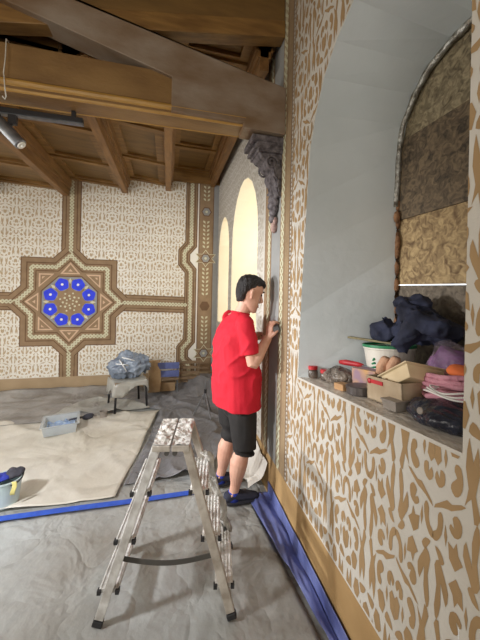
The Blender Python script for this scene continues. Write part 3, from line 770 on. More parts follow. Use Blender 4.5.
tag(sheet('floor_film', f_near, 0, 1, 0, 1, 150, 80, 'floor'), 'thin grey floor film under the aluminium stepladder in front of the blue tape', 'plastic sheet')
mb = MB(); rows = []
for i in range(121):
    x = -3.6 + 4.0 * i / 120; y = 2.406 + 0.006 * noise.noise(Vector((x * 2, 0, 0)))
    rows.append([(x, y - 0.026, 0.016), (x, y + 0.026, 0.016)])
mb.grid(rows); o = mb.build('floor_tape', 'blue_tape'); s = o.modifiers.new('thick', 'SOLIDIFY'); s.thickness = 0.002; s.offset = 1
tag(o, 'long blue tape strip across the floor behind the stepladder', 'tape')
def f_blue(u, v):
    y = 0.35 + (2.275 - 0.35) * v
    xl = 0.64 + (2.275 - y) * 0.115 + 0.012 * noise.noise(Vector((y * 3, 2, 0)))
    xr = 0.812 - 0.012 * (1 - v)
    xl = min(xl, xr - 0.03)
    if u < 0.7: t = u / 0.7; x = xl + (xr - xl) * t; z = 0.016 + 0.030 * (1 - rid(x * 5, y, 3.2, 2.0)) ** 3 * (1 if t < .9 else .5)
    else: x = xr; z = 0.02 + (u - 0.7) / 0.3 * (0.10 + 0.02 * noise.noise(Vector((y * 4, 1, 0))))
    return (x, y, z)
tag(sheet('blue_sheet', f_blue, 0, 1, 0, 1, 22, 100, 'blue_sheet'), 'blue polythene strip along the foot of the painted wall', 'plastic sheet')
mb = MB(); rows = []
for i in range(13):
    u = i / 12; row = []
    for j in range(9):
        v = j / 8; y = 2.29 + 0.50 * u
        x = 0.650 + 0.155 * v + 0.012 * sin(u * 9 + v * 3); z = 0.05 + 0.20 * v * v + 0.035 * sin(u * 10.5 + 0.6) * (1 - .5 * v) + 0.02 * sin(v * 6 + u * 4)
        row.append((min(x, 0.808), y, max(0.05, z)))
    rows.append(row)
mb.grid(rows); o = mb.build('paper_sheet', 'paper'); s = o.modifiers.new('thick', 'SOLIDIFY'); s.thickness = 0.002
tag(o, 'crumpled white paper leaning on the wall beside the shoes', 'paper')

# ------------------------------------------------------------------ stepladder
LO = Vector((0.056, 1.697, 0.018)); LA = math.atan2(-0.105, 0.641)
lad = thing('stepladder', 'paint-spattered double-sided aluminium stepladder standing open in front of the blue tape', 'stepladder', LO, (0, 0, LA))
ZT = 0.822
def rail_pt(sa, sw, z):
    t = z / ZT
    return Vector((sa * (0.325 + (0.075 - 0.325) * t), sw * (0.20 + (0.135 - 0.20) * t), z))
for sa in (-1, 1):
    for sw in (-1, 1):
        r = MB(); r.bar(rail_pt(sa, sw, 0.03), rail_pt(sa, sw, ZT), 0.042, 0.022, up=(0, 1, 0)); r.bar(rail_pt(sa, sw, 0.03) + Vector((0.017, 0.010 * -sw, 0)), rail_pt(sa, sw, ZT) + Vector((0.017, 0.010 * -sw, 0)), 0.008, 0.026, up=(0, 1, 0))
        ro = r.build('leg', 'alu' if sa < 0 else 'alu_warm', lad, bevel=0.002)
        r = MB(); a = rail_pt(sa, sw, 0.0); r.bar(a, rail_pt(sa, sw, 0.026), 0.048, 0.030, up=(0, 1, 0)); r.build('foot', 'rubber', ro, bevel=0.004)
    for k, z in enumerate((0.145, 0.37, 0.592)):
        a, b_ = rail_pt(sa, -1, z), rail_pt(sa, 1, z)
        st = MB(); st.box((a.x - 0.045, a.y + 0.008, z - 0.012), (a.x + 0.045, b_.y - 0.008, z + 0.012))
        for q in range(5): st.box((a.x - 0.04 + q * 0.018, a.y + 0.01, z + 0.012), (a.x - 0.034 + q * 0.018, b_.y - 0.01, z + 0.016))
        so = st.build('step', 'foil_crumple' if sa > 0 else 'alu', lad, bevel=0.002)
        for sgn in (-1, 1):
            e = MB(); e.box((a.x + sgn * 0.043 - 0.009, a.y - 0.004, z - 0.010), (a.x + sgn * 0.043 + 0.009, a.y + 0.018, z + 0.010)); e.build('end_cap', 'rubber', so)
    p = MB(); x0, x1 = (-0.092, -0.005) if sa < 0 else (0.005, 0.092)
    rows = []
    for i in range(9):
        row = []
        for j in range(25):
            x = x0 + (x1 - x0) * i / 8; y = -0.150 + 0.30 * j / 24
            row.append((x, y, ZT + 0.016 + 0.009 * noise.noise(Vector((x * 30, y * 30, sa * 3)))))
        rows.append(row)
    p.grid(rows); p.box((x0, -0.150, ZT - 0.012), (x1, 0.150, ZT + 0.008))
    p.build('platform', 'foil_crumple', lad, recalc=True)
    e = MB(); e.box((x0, -0.160, ZT - 0.016), (x1, -0.150, ZT + 0.012)); e.build('platform_edge', 'alu_warm', lad, bevel=0.002)
for sw in (-1, 1):
    h = MB(); h.tube([(-0.02, sw * 0.140, ZT - 0.026), (-0.02, sw * 0.158, ZT - 0.026)], 0.012, 12); h.tube([(0.02, sw * 0.140, ZT - 0.026), (0.02, sw * 0.158, ZT - 0.026)], 0.012, 12); h.build('hinge', 'strap', lad)
    if sw > 0: continue
    a, b_ = rail_pt(-1, sw, 0.285), rail_pt(1, sw, 0.285)
    st = MB(); rows = [];
    for k in range(17):
        q = a.lerp(b_, k / 16); sag = -0.035 * sin(pi * k / 16)
        rows.append([(q.x, q.y - sw * 0.016, q.z + sag - 0.013), (q.x, q.y - sw * 0.016, q.z + sag + 0.013)])
    st.grid(rows); o = st.build('stay_strap', 'strap', lad); s = o.modifiers.new('thick', 'SOLIDIFY'); s.thickness = 0.003
# loose torn wrap hanging at the far right rail
fw = MB(); rows = []
for i in range(12):
    z = 0.66 - 0.5 * i / 11; q = rail_pt(1, 0.75, z); row = []
    for j in range(6):
        n = noise.noise(Vector((z * 14, j * 0.9, 2))); row.append((q.x + 0.03 + 0.05 * (j / 5 - 0.3) + 0.02 * n, q.y + 0.02 * n, z + 0.015 * n))
    rows.append(row)
fw.grid(rows); o = fw.build('plastic_wrap', 'foil_crumple', lad, smooth=True); s = o.modifiers.new('thick', 'SOLIDIFY'); s.thickness = 0.002
o['label'] = 'torn clear plastic wrapped round the far rail'

# ------------------------------------------------------------------ the man
PH = radians(14)
man = thing('person', 'dark-haired man in a red T-shirt and black shorts painting the wall', 'person', (0.53, 2.33, 0.0))
OFF = Vector(man.location)
def W(*p): return Vector(p) - OFF
Fd = Vector((cos(PH), sin(PH), 0)); Rt = Vector((sin(PH), -cos(PH), 0)); Up = Vector((0, 0, 1))
def loft(mb, rows_def, n=20, mi=0):
    # rows_def: (centre, axis a vector, axis b vector) with the vectors scaled to the half sizes
    rows = []
    for c, a, b in rows_def:
        row = []
        for k in range(n):
            t = 2 * pi * k / n; ct, st = cos(t), sin(t)
            e = 0.86
            row.append(c + a * (abs(ct) ** e * (1 if ct >= 0 else -1)) + b * (abs(st) ** e * (1 if st >= 0 else -1)))
        rows.append(row)
    mb.grid(rows, mi, True, True)
body = MB()
# key joints
pel = W(0.545, 2.325, 0.86); neck0 = W(0.562, 2.30, 1.435)
rsh = W(0.560, 2.135, 1.39); relb = W(0.603, 2.075, 1.105); rwr = W(0.738, 2.128, 1.292)
lsh = W(0.525, 2.47, 1.395); lelb = W(0.575, 2.54, 1.12); lwr = W(0.672, 2.455, 1.225)
def trunk(z, cx, cy, d, w): return (W(cx, cy, z), Fd * d, Rt * w)
loft(body, [trunk(0.74, .545, 2.325, .075, .12), trunk(0.82, .54, 2.325, .105, .165), trunk(0.92, .54, 2.325, .105, .165), trunk(1.02, .54, 2.32, .095, .145),
            trunk(1.15, .53, 2.315, .100, .155), trunk(1.28, .525, 2.31, .10, .175), trunk(1.37, .535, 2.305, .085, .18), trunk(1.42, .556, 2.30, .07, .12), trunk(1.45, .56, 2.30, .058, .07)])
HC = W(0.628, 2.265, 1.605)       # centre of the head
hy, hp = radians(4), radians(20)  # head heading and nod
hF = Vector((cos(hy) * cos(hp), sin(hy) * cos(hp), -sin(hp))); hL = Vector((-sin(hy), cos(hy), 0)); hU = hF.cross(hL)
def Hd(x, y, z): return HC + hF * x + hL * y + hU * z
body.tube([W(0.552, 2.30, 1.40), W(0.566, 2.292, 1.45), W(0.585, 2.283, 1.50), W(0.605, 2.275, 1.57)], [(0.066, 0.070), (0.056, 0.060), (0.054, 0.058), (0.056, 0.06)], 16)
def hring(z, f, b, w):
    row_c = HC + hF * ((f + b) / 2) + hU * z
    return (row_c, hF * ((f - b) / 2), hL * w)
loft(body, [hring(-.128, .080, .045, .018), hring(-.118, .090, .015, .034), hring(-.095, .091, -.02, .048), hring(-.07, .088, -.045, .057), hring(-.04, .086, -.07, .064),
            hring(-.005, .083, -.088, .069), hring(.025, .082, -.098, .072), hring(.05, .090, -.102, .074), hring(.075, .086, -.100, .073), hring(.10, .068, -.082, .062), hring(.118, .03, -.05, .035)], 24)
# nose, lips, brow ridge, ears
loft(body, [(Hd(.080, 0, .042), hF * .010, hL * .008), (Hd(.092, 0, .012), hF * .012, hL * .010), (Hd(.109, 0, -.018), hF * .015, hL * .014), (Hd(.099, 0, -.034), hF * .015, hL * .016), (Hd(.086, 0, -.04), hF * .008, hL * .008)], 12)
body.ball(Hd(.088, 0, -.062), .011, 10); body.ball(Hd(.086, 0, -.077), .010, 10); body.ball(Hd(.084, 0, -.108), .014, 10)
for s in (-1, 1):
    body.tube([Hd(-.006, s * .070, -.034), Hd(-.012, s * .082, -.016), Hd(-.024, s * .090, .010), Hd(-.022, s * .088, .030), Hd(-.008, s * .080, .034), Hd(-.002, s * .074, .020)], [.008, .010, .010, .010, .008, .007], 8); body.ball(Hd(-.014, s * .076, .006), (.014, .008, .024), 10)
    body.tube([Hd(.082, s * .014, .046), Hd(.080, s * .034, .050), Hd(.064, s * .055, .044)], [.008, .008, .006], 8)
# arms
def limb(pts, rad, n=14): body.tube(pts, rad, n)
limb([rsh + Vector((-.02, .03, .0)), rsh, rsh.lerp(relb, .45), rsh.lerp(relb, .9), relb], [.058, .056, .046, .041, .040])
limb([relb + Vector((-.01, 0, .012)), relb, relb.lerp(rwr, .25), relb.lerp(rwr, .7), rwr], [.038, .043, .048, .037, .030])
limb([lsh + Vector((0, -.03, 0)), lsh, lsh.lerp(lelb, .5), lelb], [.058, .056, .046, .040])
limb([lelb, lelb.lerp(lwr, .3), lelb.lerp(lwr, .75), lwr], [.040, .042, .032, .027])
# hands: palm plus five separate bent fingers
def hand(wr, d, side, palm_n, curl):
    # d: along the fingers, side: towards the thumb, palm_n: out of the palm
    d, palm_n = d.normalized(), palm_n.normalized(); side = (side - d * side.dot(d)).normalized()
    palm_n = (palm_n - d * palm_n.dot(d) - side * palm_n.dot(side)).normalized()
    P = lambda a, b, c: wr + d * a + side * b + palm_n * c
    loft(body, [(P(-.015, 0, 0), side * .026, palm_n * .020), (P(.02, 0, 0), side * .034, palm_n * .018), (P(.06, 0, .002), side * .041, palm_n * .016), (P(.085, -.002, .003), side * .040, palm_n * .013)], 14)
    for i, (b, L) in enumerate(((.030, .072), (.010, .080), (-.011, .074), (-.031, .058))):
        p = P(.070, b * .95, .002); a = 0.0; pts = [p]; q = P(.092, b, .003); pts.append(q)
        for seg, k in ((.42, .75), (.32, 1.0), (.26, .7)):
            a += curl * k; q = q + (d * cos(a) + palm_n * sin(a) + side * b * 0.5 * (1 if curl < .5 else -.3)) * (L * seg); pts.append(q)
        body.tube(pts, [.009, .0092, .0086, .0078, .0062], 8)
    t0, t1, t2, t3 = P(.012, .024, .006), P(.038, .048, .018), P(.060, .052, .036), P(.078, .042, .048)
    body.tube([t0, t1, t2, t3], [.015, .0125, .0105, .0075], 8)
    return P
CUP = W(0.784, 2.105, 1.352)
PR = hand(rwr, Vector((0.10, -0.02, 1.0)), Vector((0.25, -1.0, 0)), Vector((1.0, 0.2, 0.1)), .85)
PL = hand(lwr, Vector((0.9, -0.1, 0.30)), Vector((0.1, -0.3, 1.0)), Vector((0.2, -1.0, -0.2)), .75)
# legs
rhip, rkn, ran = W(0.570, 2.235, 0.82), W(0.590, 2.21, 0.445), W(0.520, 2.235, 0.085)
lhip, lkn, lan = W(0.525, 2.415, 0.82), W(0.535, 2.42, 0.46), W(0.458, 2.465, 0.085)
for hpj, kn, an in ((rhip, rkn, ran), (lhip, lkn, lan)):
    d = (an - kn); bk = -Fd
    limb([hpj, hpj.lerp(kn, .35), hpj.lerp(kn, .8), kn], [.085, .075, .058, .050], 16)
    limb([kn + Vector((0, 0, .03)), kn, kn + d * .15 + bk * .008, kn + d * .32 + bk * .016, kn + d * .55 + bk * .010, kn + d * .80, an], [.050, .050, .058, .068, .060, .040, .036], 16)
    body.tube([an + Vector((0, 0, .01)) + bk * .03, an + Vector((0, 0, -.035)) + Fd * .02, an + Vector((0, 0, -.052)) + Fd * .12], [.036, .040, .028], 12)
bo = body.build('body', 'skin', man, smooth=True)
bake(bo, [('REMESH', dict(mode='VOXEL', voxel_size=0.0042)), ('SMOOTH', dict(factor=0.5, iterations=3))])
# hair
hr = MB()
def hr_r(z, f, b, w): return hring(z, f, b, w)
loft(hr, [hr_r(-.080, -.052, -.084, .034), hr_r(-.055, -.038, -.103, .056), hr_r(-.02, -.040, -.115, .068), hr_r(.005, -.036, -.121, .073), hr_r(.03, -.014, -.125, .076), hr_r(.048, .014, -.127, .082), hr_r(.066, .034, -.127, .084),
          hr_r(.082, .066, -.125, .084), hr_r(.105, .078, -.116, .080), hr_r(.130, .074, -.096, .066), hr_r(.148, .045, -.06, .042)], 26)
for k in range(9): hr.ball(Hd(.068 + .006 * (k % 2), -.048 + .012 * k, .094 + .010 * (k % 3)), (.013, .014, .020), 8)
ho = hr.build('hair', 'hair', man, smooth=True)
bake(ho, [('REMESH', dict(mode='VOXEL', voxel_size=0.004))]); wrinkle(ho, 0.007, 34, 1.0, (1, 1, .5))
for s in (-1, 1):
    e = MB(); e.ball(Hd(.073, s * .031, .024), (.012, .012, .011), 10); e.build('eye', 'eye', man, smooth=True)
    e = MB(); e.tube([Hd(.091, s * .014, .048), Hd(.090, s * .034, .054), Hd(.070, s * .056, .047)], [.004, .005, .003], 6); e.build('eyebrow', 'hair', man, smooth=True)
e = MB(); e.tube([Hd(.090, -.020, -.072), Hd(.097, 0, -.069), Hd(.090, .020, -.072)], [.004, .0065, .004], 6); e.build('lips', 'lip', man, smooth=True)
# T-shirt
ts = MB()
loft(ts, [trunk(0.738, .552, 2.32, .176, .232), trunk(0.745, .552, 2.32, .178, .236), trunk(0.80, .548, 2.32, .176, .234), trunk(0.95, .540, 2.318, .170, .226), trunk(1.10, .527, 2.315, .155, .216),
          trunk(1.24, .516, 2.31, .138, .208), trunk(1.33, .524, 2.305, .118, .200), trunk(1.395, .542, 2.302, .094, .165), trunk(1.435, .556, 2.30, .076, .105), trunk(1.455, .562, 2.297, .068, .075), trunk(1.47, .566, 2.295, .060, .066)], 28)
def sleeve(sh, el, t1):
    ts.tube([sh + (sh - el).normalized() * 0.0 + Vector((-.01, .04 if sh is rsh else -.04, .012)), sh + Vector((0, 0, .004)), sh.lerp(el, .4), sh.lerp(el, t1 * .85), sh.lerp(el, t1)], [.074, .068, .066, .066, .065], 18)
sleeve(rsh, relb, .76); sleeve(lsh, lelb, .76)
to = ts.build('t_shirt', 'tee', man, smooth=True)
bake(to, [('REMESH', dict(mode='VOXEL', voxel_size=0.008)), ('SMOOTH', dict(factor=0.5, iterations=2))])
wrinkle(to, 0.014, 7, 3.0, (1.0, 1.0, 0.30))
to.data.update()
for v, n in zip(to.data.vertices, [v.normal.copy() for v in to.data.vertices]):
    c = v.co; q = Vector((c.x * 3.0 + c.z * 4.2, c.y * 5.0, c.z * 3.6 - c.x * 5.0)) * 1.35
    v.co = c + n * (0.014 * ((1 - abs(noise.noise(q))) ** 5) * min(1, max(0, (1.42 - c.z) * 5)) * min(1, max(0.1, (c.z - .74) * 4)) - 0.004)
cl = MB(); pts = [W(.560, 2.297, 1.457) + hF * 0 + Fd * (.066 * cos(t)) + Rt * (.073 * sin(t)) + Up * (-.012 * cos(t)) for t in [2 * pi * k / 24 for k in range(25)]]
cl.tube(pts, .008, 8); cl.build('collar', 'tee', to, smooth=True)
# shorts
sh = MB()
loft(sh, [trunk(0.66, .55, 2.325, .095, .15), trunk(0.72, .548, 2.325, .128, .185), trunk(0.82, .545, 2.325, .126, .180), trunk(0.92, .545, 2.325, .118, .172)], 24)
for hpj, kn, an in ((rhip, rkn, ran), (lhip, lkn, lan)):
    sh.tube([hpj.lerp(kn, .05), hpj.lerp(kn, .35), hpj.lerp(kn, .75), hpj.lerp(kn, 1.0), kn.lerp(an, .07), kn.lerp(an, .09)], [.100, .110, .100, .092, .089, .088], 24)
so = sh.build('shorts', 'shorts', man, smooth=True)
bake(so, [('REMESH', dict(mode='VOXEL', voxel_size=0.008)), ('SMOOTH', dict(factor=0.5, iterations=2))])
wrinkle(so, 0.007, 11, 2.0, (1, 1, .35))
# socks and shoes
for an, ang in ((ran, radians(3)), (lan, radians(12))):
    fd = Vector((cos(ang), sin(ang), 0)); rt = Vector((sin(ang), -cos(ang), 0))
    sk = MB(); sk.tube([an + Up * (.018), an + Up * (-.008), an + Up * (-.045)], [.0395, .042, .048], 18); sk.build('sock', 'sock', man, smooth=True)
    g0 = Vector((an.x, an.y, 0.018))
    so_ = MB()
    loft(so_, [(g0 + fd * .065 + Up * .002, fd * .143, rt * .050), (g0 + fd * .065 + Up * .012, fd * .147, rt * .053), (g0 + fd * .065 + Up * .024, fd * .146, rt * .052)], 24)
    up_ = MB()
    def sl_(x, hw, z0, z1): return (g0 + fd * x + Up * ((z0 + z1) / 2), rt * hw, Up * ((z1 - z0) / 2))
    loft(up_, [sl_(-.078, .018, .022, .050), sl_(-.066, .036, .018, .078), sl_(-.04, .043, .016, .086), sl_(0, .044, .016, .086), sl_(.035, .045, .016, .082), sl_(.08, .048, .016, .070), sl_(.13, .048, .016, .052), sl_(.175, .040, .018, .044), sl_(.205, .018, .02, .034)], 20)
    shoe = up_.build('shoe', 'shoe', man, smooth=True)
    bake(shoe, [('SUBSURF', dict(levels=1))])
    so_.build('sole', 'sole', shoe, smooth=False)
    lc = MB()
    for k in range(3): lc.tube([g0 + fd * (.045 + .022 * k) + rt * -.03 + Up * (.074 - .007 * k), g0 + fd * (.05 + .022 * k) + Up * (.084 - .008 * k), g0 + fd * (.045 + .022 * k) + rt * .03 + Up * (.074 - .007 * k)], .003, 6)
    lc.build('laces', 'sole', shoe)
# what he holds
cp = MB(); q = OFF + CUP
Rm = Matrix.Rotation(radians(80), 4, 'Y')
rows = [[q + Rm @ Vector((r * cos(2 * pi * k / 20), r * sin(2 * pi * k / 20), z)) for k in range(20)] for r, z in ((.026, -.022), (.029, .018), (.0255, .019), (.023, -.015))]
cp.grid(rows, 0, True, True)
tag(cp.build('paint_cup', 'cup', smooth=False), 'small grey cup held against the wall in the right hand', 'cup')
br = MB(); lh = OFF + PL(.085, 0, .026)
br.tube([lh + Vector((-.06, -.01, -.05)), lh + Vector((.02, 0, .01))], [.005, .007], 8)
bro = br.build('paintbrush', 'tan'); tag(bro, 'fine paintbrush held in the left hand close to the wall', 'brush')
br = MB(); br.tube([lh + Vector((.02, 0, .01)), lh + Vector((.045, 0.002, .028))], [.007, .003], 8); br.build('bristles', 'rubber', bro)

# ------------------------------------------------------------------ things at the back
ch = thing('chair', 'black-legged chair draped in plastic in front of the back wall', 'chair', (-0.50, 4.30, 0.03), (0, 0, radians(22)))
for sx, sy in ((-1, -1), (1, -1), (-1, 1), (1, 1)):
    l = MB(); l.tube([(sx * .205, sy * .18, 0), (sx * .185, sy * .165, .37)], .014, 10); l.build('leg', 'black_metal', ch, smooth=True)
l = MB(); l.box((-.21, -.20, .35), (.21, .20, .385)); l.build('seat', 'slat_wood', ch, bevel=.008)
cov = MB(); rows = []
for i in range(97):
    t = 2 * pi * i / 96; row = []
    for j in range(9):
        v = j / 8; ct, st = cos(t), sin(t); k = (abs(ct) ** 7 + abs(st) ** 7) ** (1 / 7); ex = ct / k, st / k
        if v < .45: r = v / .45; x, y, z = ex[0] * .225 * r, ex[1] * .215 * r, .392
        else:
            w = (v - .45) / .55; n = noise.noise(Vector((cos(t) * 4.5, sin(t) * 4.5, w * .6)))
            hang = max(.07, .17 + .20 * noise.noise(Vector((cos(t) * 1.1, sin(t) * 1.1, 7.4))) + .03 * noise.noise(Vector((cos(t) * 4, sin(t) * 4, 2)))) ; fl = 1 + .05 * w + .14 * n * w
            x, y, z = ex[0] * .225 * fl, ex[1] * .215 * fl, .392 - w * hang
        row.append((x, y, z))
    rows.append(row)
cov.grid(rows); o = cov.build('plastic_cover', 'sheet_clear', smooth=True); o.location = ch.location; o.rotation_euler = ch.rotation_euler
s = o.modifiers.new('thick', 'SOLIDIFY'); s.thickness = .002
tag(o, 'pale plastic cover hanging over the seat of the black-legged chair', 'cover')
bd = MB(); bd.ball((0, 0, .15), (.25, .19, .15), 64); o = bd.build('plastic_bundle', 'bundle', smooth=True)
shift(o, lambda c: (0, 0, 0.10 * max(0, c.x) if c.z > .1 else 0))
for v in o.data.vertices: v.co.z = max(0.002, v.co.z)
wrinkle(o, .060, 6, 2.4)
o.data.update()
for v, n in zip(o.data.vertices, [v.normal.copy() for v in o.data.vertices]):
    q = v.co * 9; v.co = v.co + n * (.045 * (1 - abs(noise.noise(q))) ** 4 + .03 * (1 - abs(noise.noise(q * 2.3))) ** 3 - .03)
for v in o.data.vertices: v.co.z = max(0.002, v.co.z)
o.location = (-0.49, 4.30, .425); o.rotation_euler = (0, 0, radians(10))
tag(o, 'crumpled grey-blue plastic bundle on the draped chair', 'bundle')
for (x0, z0, x1, z1) in ((-.10, .30, .06, .25), (-.17, .22, -.02, .20), (-.13, .27, -.04, .12)):
    f = MB(); f.tube([(x0, -.155, z0), ((x0 + x1) / 2, -.20, (z0 + z1) / 2 + .01), (x1, -.185, z1)], .008, 6); f.build('fold_edge', 'bundle_white', o, smooth=True)
sk = MB(); sk.lathe([(.05, 0), (.10, .01), (.105, .15), (.09, .30), (.07, .42), (.085, .46)], (0, 0, 0), 20, sy=.7)
o = sk.build('paper_sack', 'card', smooth=True); wrinkle(o, .018, 12, 4); o.location = (-0.17, 4.62, .085); o.rotation_euler = (radians(-4), 0, 0)
for v in o.data.vertices: v.co.z = max(0, v.co.z)
tag(o, 'tan paper sack standing between the bundle and the blue chair', 'sack')
bc = thing('low_chair', 'low chair with two blue back slats by the back wall', 'chair', (0.02, 4.74, 0.05))
for sx in (-1, 1):
    l = MB(); l.bar((sx * .15, -.08, 0), (sx * .15, -.10, .46), .022, .022); l.build('leg', 'steel', bc)
    l = MB(); l.bar((sx * .15, .12, 0), (sx * .15, .12, .22), .022, .022); l.build('leg', 'steel', bc)
for z in (.30, .42):
    l = MB(); l.box((-.17, -.125, z - .048), (.17, -.108, z + .048)); l.build('back_slat', 'blue_slat', bc, bevel=.004)
l = MB(); l.box((-.17, -.11, .20), (.17, .16, .222)); l.build('seat', 'slat_wood', bc)
cr = thing('slatted_crate', 'brown slatted wooden rack to the right of the low blue chair', 'rack', (0.36, 4.84, 0.16))
for z in (.08, .16, .24, .32):
    l = MB(); l.box((-.15, -.10, z - .022), (.15, -.085, z + .022)); l.build('slat', 'slat_wood', cr)
for sx in (-1, 1):
    l = MB(); l.box((sx * .14 - .014, -.085, 0), (sx * .14 + .014, -.055, .36)); l.build('post', 'slat_wood', cr)
l = MB(); l.box((-.14, -.055, 0), (.14, .08, .02)); l.build('base', 'slat_wood', cr)
cbx = MB(); cbx.box((-.12, .0, 0), (.12, .10, .13)); o = cbx.build('cardboard_box', 'card', bevel=.004); o.location = (0.02, 4.73, 0.05)
tag(o, 'brown cardboard box under the low blue chair', 'box')
tp = thing('light_stand', 'slim silver stand with splayed legs behind the man in red', 'stand', (0.49, 3.80, 0.035))
l = MB(); l.tube([(0, 0, .12), (0, 0, .48)], .010, 8); l.build('pole', 'steel', tp)
for k in range(3):
    a = 3.0 + 2 * pi * k / 3; l = MB(); l.tube([(0, 0, .30), (.15 * cos(a), .15 * sin(a), .0)], .008, 8); l.build('leg', 'steel', tp)
l = MB(); l.tube([(0, 0, .28), (0, 0, .33)], .018, 10); l.build('collar', 'black_metal', tp)

# plastic tray, brushes and cup on the drop cloth
tr = thing('storage_tray', 'translucent plastic tray of pale blue rags on the drop cloth', 'tray', (-1.13, 3.72, 0.03), (0, 0, radians(13)))
t = MB()
def ringr(w, d, z): return [(-w, -d, z), (w, -d, z), (w, d, z), (-w, d, z)]
t.grid([ringr(.15, .14, .004), ringr(.165, .155, .105), ringr(.185, .172, .108), ringr(.185, .172, .114), ringr(.158, .148, .112), ringr(.145, .135, .010)], 0, True, True)
t.build('tub', 'tray', tr)
t = MB(); rows = [[(-.14 + .28 * i / 14, -.13 + .26 * j / 12, .05 + .035 * noise.noise(Vector((i * .6, j * .6, 1)))) for j in range(13)] for i in range(15)]
t.grid(rows); o = t.build('rags', 'tray_in', tr, smooth=True); o['kind'] = 'stuff'
db = thing('dust_brush', 'dark dust brush lying beyond the plastic tray', 'brush', (-0.93, 3.93, 0.045), (0, 0, radians(35)))
t = MB(); t.ball((0.03, 0, .02), (.07, .04, .035), 14); t.build('bristles', 'cloth_dark', db, smooth=True)
t = MB(); t.tube([(-.03, 0, .03), (-.18, 0, .045)], [.014, .010], 8); t.build('handle', 'cloth_dark', db, smooth=True)
t = MB(); t.lathe([(.038, 0), (.048, .075), (.044, .075), (.035, .006)], (0, 0, 0), 20); o = t.build('plastic_cup', 'grey_plastic'); o.location = (-0.74, 3.98, .032)
tag(o, 'small grey cup on the drop cloth below the draped chair', 'cup')
# bucket at the left edge
bk = thing('paint_bucket', 'pale blue bucket full of tools at the blue tape', 'bucket', (-1.135, 2.56, 0.025))
t = MB(); t.lathe([(.078, 0), (.098, .175), (.104, .178), (.104, .188), (.094, .188), (.074, .008)], (0, 0, 0), 32); t.build('pail', 'bucket', bk, smooth=False)
t = MB(); pts = [(.104 * cos(a), .104 * sin(a) - .0, .182 + .012 * sin(a * 2)) for a in [pi * k / 12 - .9 for k in range(13)]]; t.tube(pts, .006, 8); t.build('handle', 'black_metal', bk, smooth=True)
def blob(name, m, loc, r, seed, label, cat, amp=.02, sc=14, rot=0.0, flat=True, group=None):
    b = MB(); b.ball((0, 0, 0), r, 30); o = b.build(name, m, smooth=True); wrinkle(o, amp, sc, seed); o.location = loc; o.rotation_euler = (0, 0, rot)
    if flat:
        for v in o.data.vertices: v.co.z = max(-r[2] * .85, v.co.z)
    return tag(o, label, cat, group)
blob('blue_cloth', 'cloth_blue', (-1.165, 2.545, .222), (.07, .06, .022), 2, 'blue cloth on top of the tools in the pale blue bucket', 'cloth', .015, 20)
blob('dark_cloth', 'cloth_dark', (-1.085, 2.575, .232), (.06, .05, .030), 4, 'dark grey cloth bunched over the rim of the pale blue bucket', 'cloth', .015, 20)
t = MB(); rows = [[(.03 * (i / 5 - .5) + .006 * sin(j), -.012 - .008 * (1 if j > 2 else 0), .03 - .018 * j) for j in range(6)] for i in range(6)]
t.grid(rows); o = t.build('yellow_rag', 'cloth_yellow', smooth=True); o.location = (-1.045, 2.475, .20); s = o.modifiers.new('thick', 'SOLIDIFY'); s.thickness = .003
tag(o, 'pale yellow rag hanging over the side of the bucket', 'rag')

# ------------------------------------------------------------------ things on the sill
TILT = -math.atan(0.0955)
def S(x, y, dz=0.0): return (x, y, sill_z(y) + 0.002 + dz)
def on_sill(o, x, y, rz=0.0, dz=0.0): o.location = S(x, y, dz); o.rotation_euler = (Matrix.Rotation(TILT, 3, 'X') @ Matrix.Rotation(rz, 3, 'Z')).to_euler(); return o
# jars in a grimy bag
def jar(x, y, rz, label, h=.05, r=.03):
    j = thing('jar', label, 'jar', group='red-lidded jars on the sill'); on_sill(j, x, y, rz)
    t = MB(); t.lathe([(r * .9, 0), (r, .008), (r, h * .8), (r * .8, h)], (0, 0, 0), 20); t.build('glass', 'glass_jar', j, smooth=True)
    t = MB(); t.lathe([(r * .95, h), (r * .97, h + .018), (r * .9, h + .021), (.004, h + .022)], (0, 0, 0), 20); t.build('lid', 'red', j)
jar(0.905, 1.735, 0, 'red-lidded jar at the far left end of the sill')
jar(0.945, 1.655, 0, 'second red-lidded jar, just right of the one at the sill end', .040, .030)
b = MB(); b.ball((0, 0, .035), (.075, .125, .045), 36); o = b.build('grimy_bag', 'bag_grey', smooth=True); wrinkle(o, .022, 14, 3)
for v in o.data.vertices: v.co.z = max(0.0, v.co.z)
on_sill(o, 0.985, 1.56, .2); tag(o, 'grimy grey plastic bag crumpled beside the red-lidded jars', 'bag')
rh = thing('scraper', 'red-handled scraper lying across the grimy plastic bag', 'scraper'); on_sill(rh, 1.06, 1.50, radians(-68), .098)
t = MB(); t.tube([(-.12, 0, .014), (-.08, 0, .016), (0, 0, .014), (.03, 0, .012)], [.012, .017, .014, .010], 10); t.build('handle', 'red', rh, smooth=True)
t = MB(); t.prism([(.03, -.01), (.11, -.03), (.11, .03), (.03, .01)], 'Z', .010, .013); t.build('blade', 'steel', rh)
b = MB(); b.box((-.03, -.035, 0), (.03, .035, .034)); o = b.build('wood_block', 'tan', bevel=.005); on_sill(o, 0.905, 1.405, .15); tag(o, 'small tan wood block beside the round dark tin', 'block')
tn = thing('round_tin', 'round dark tin in front of the mustard carton', 'tin'); on_sill(tn, 0.945, 1.315)
t = MB(); t.lathe([(.064, 0), (.066, .004), (.066, .026)], (0, 0, 0), 28); t.build('body', 'tin', tn)
t = MB(); t.lathe([(.069, .026), (.069, .038), (.062, .041), (.01, .042)], (0, 0, 0), 28); t.build('lid', 'tin', tn)
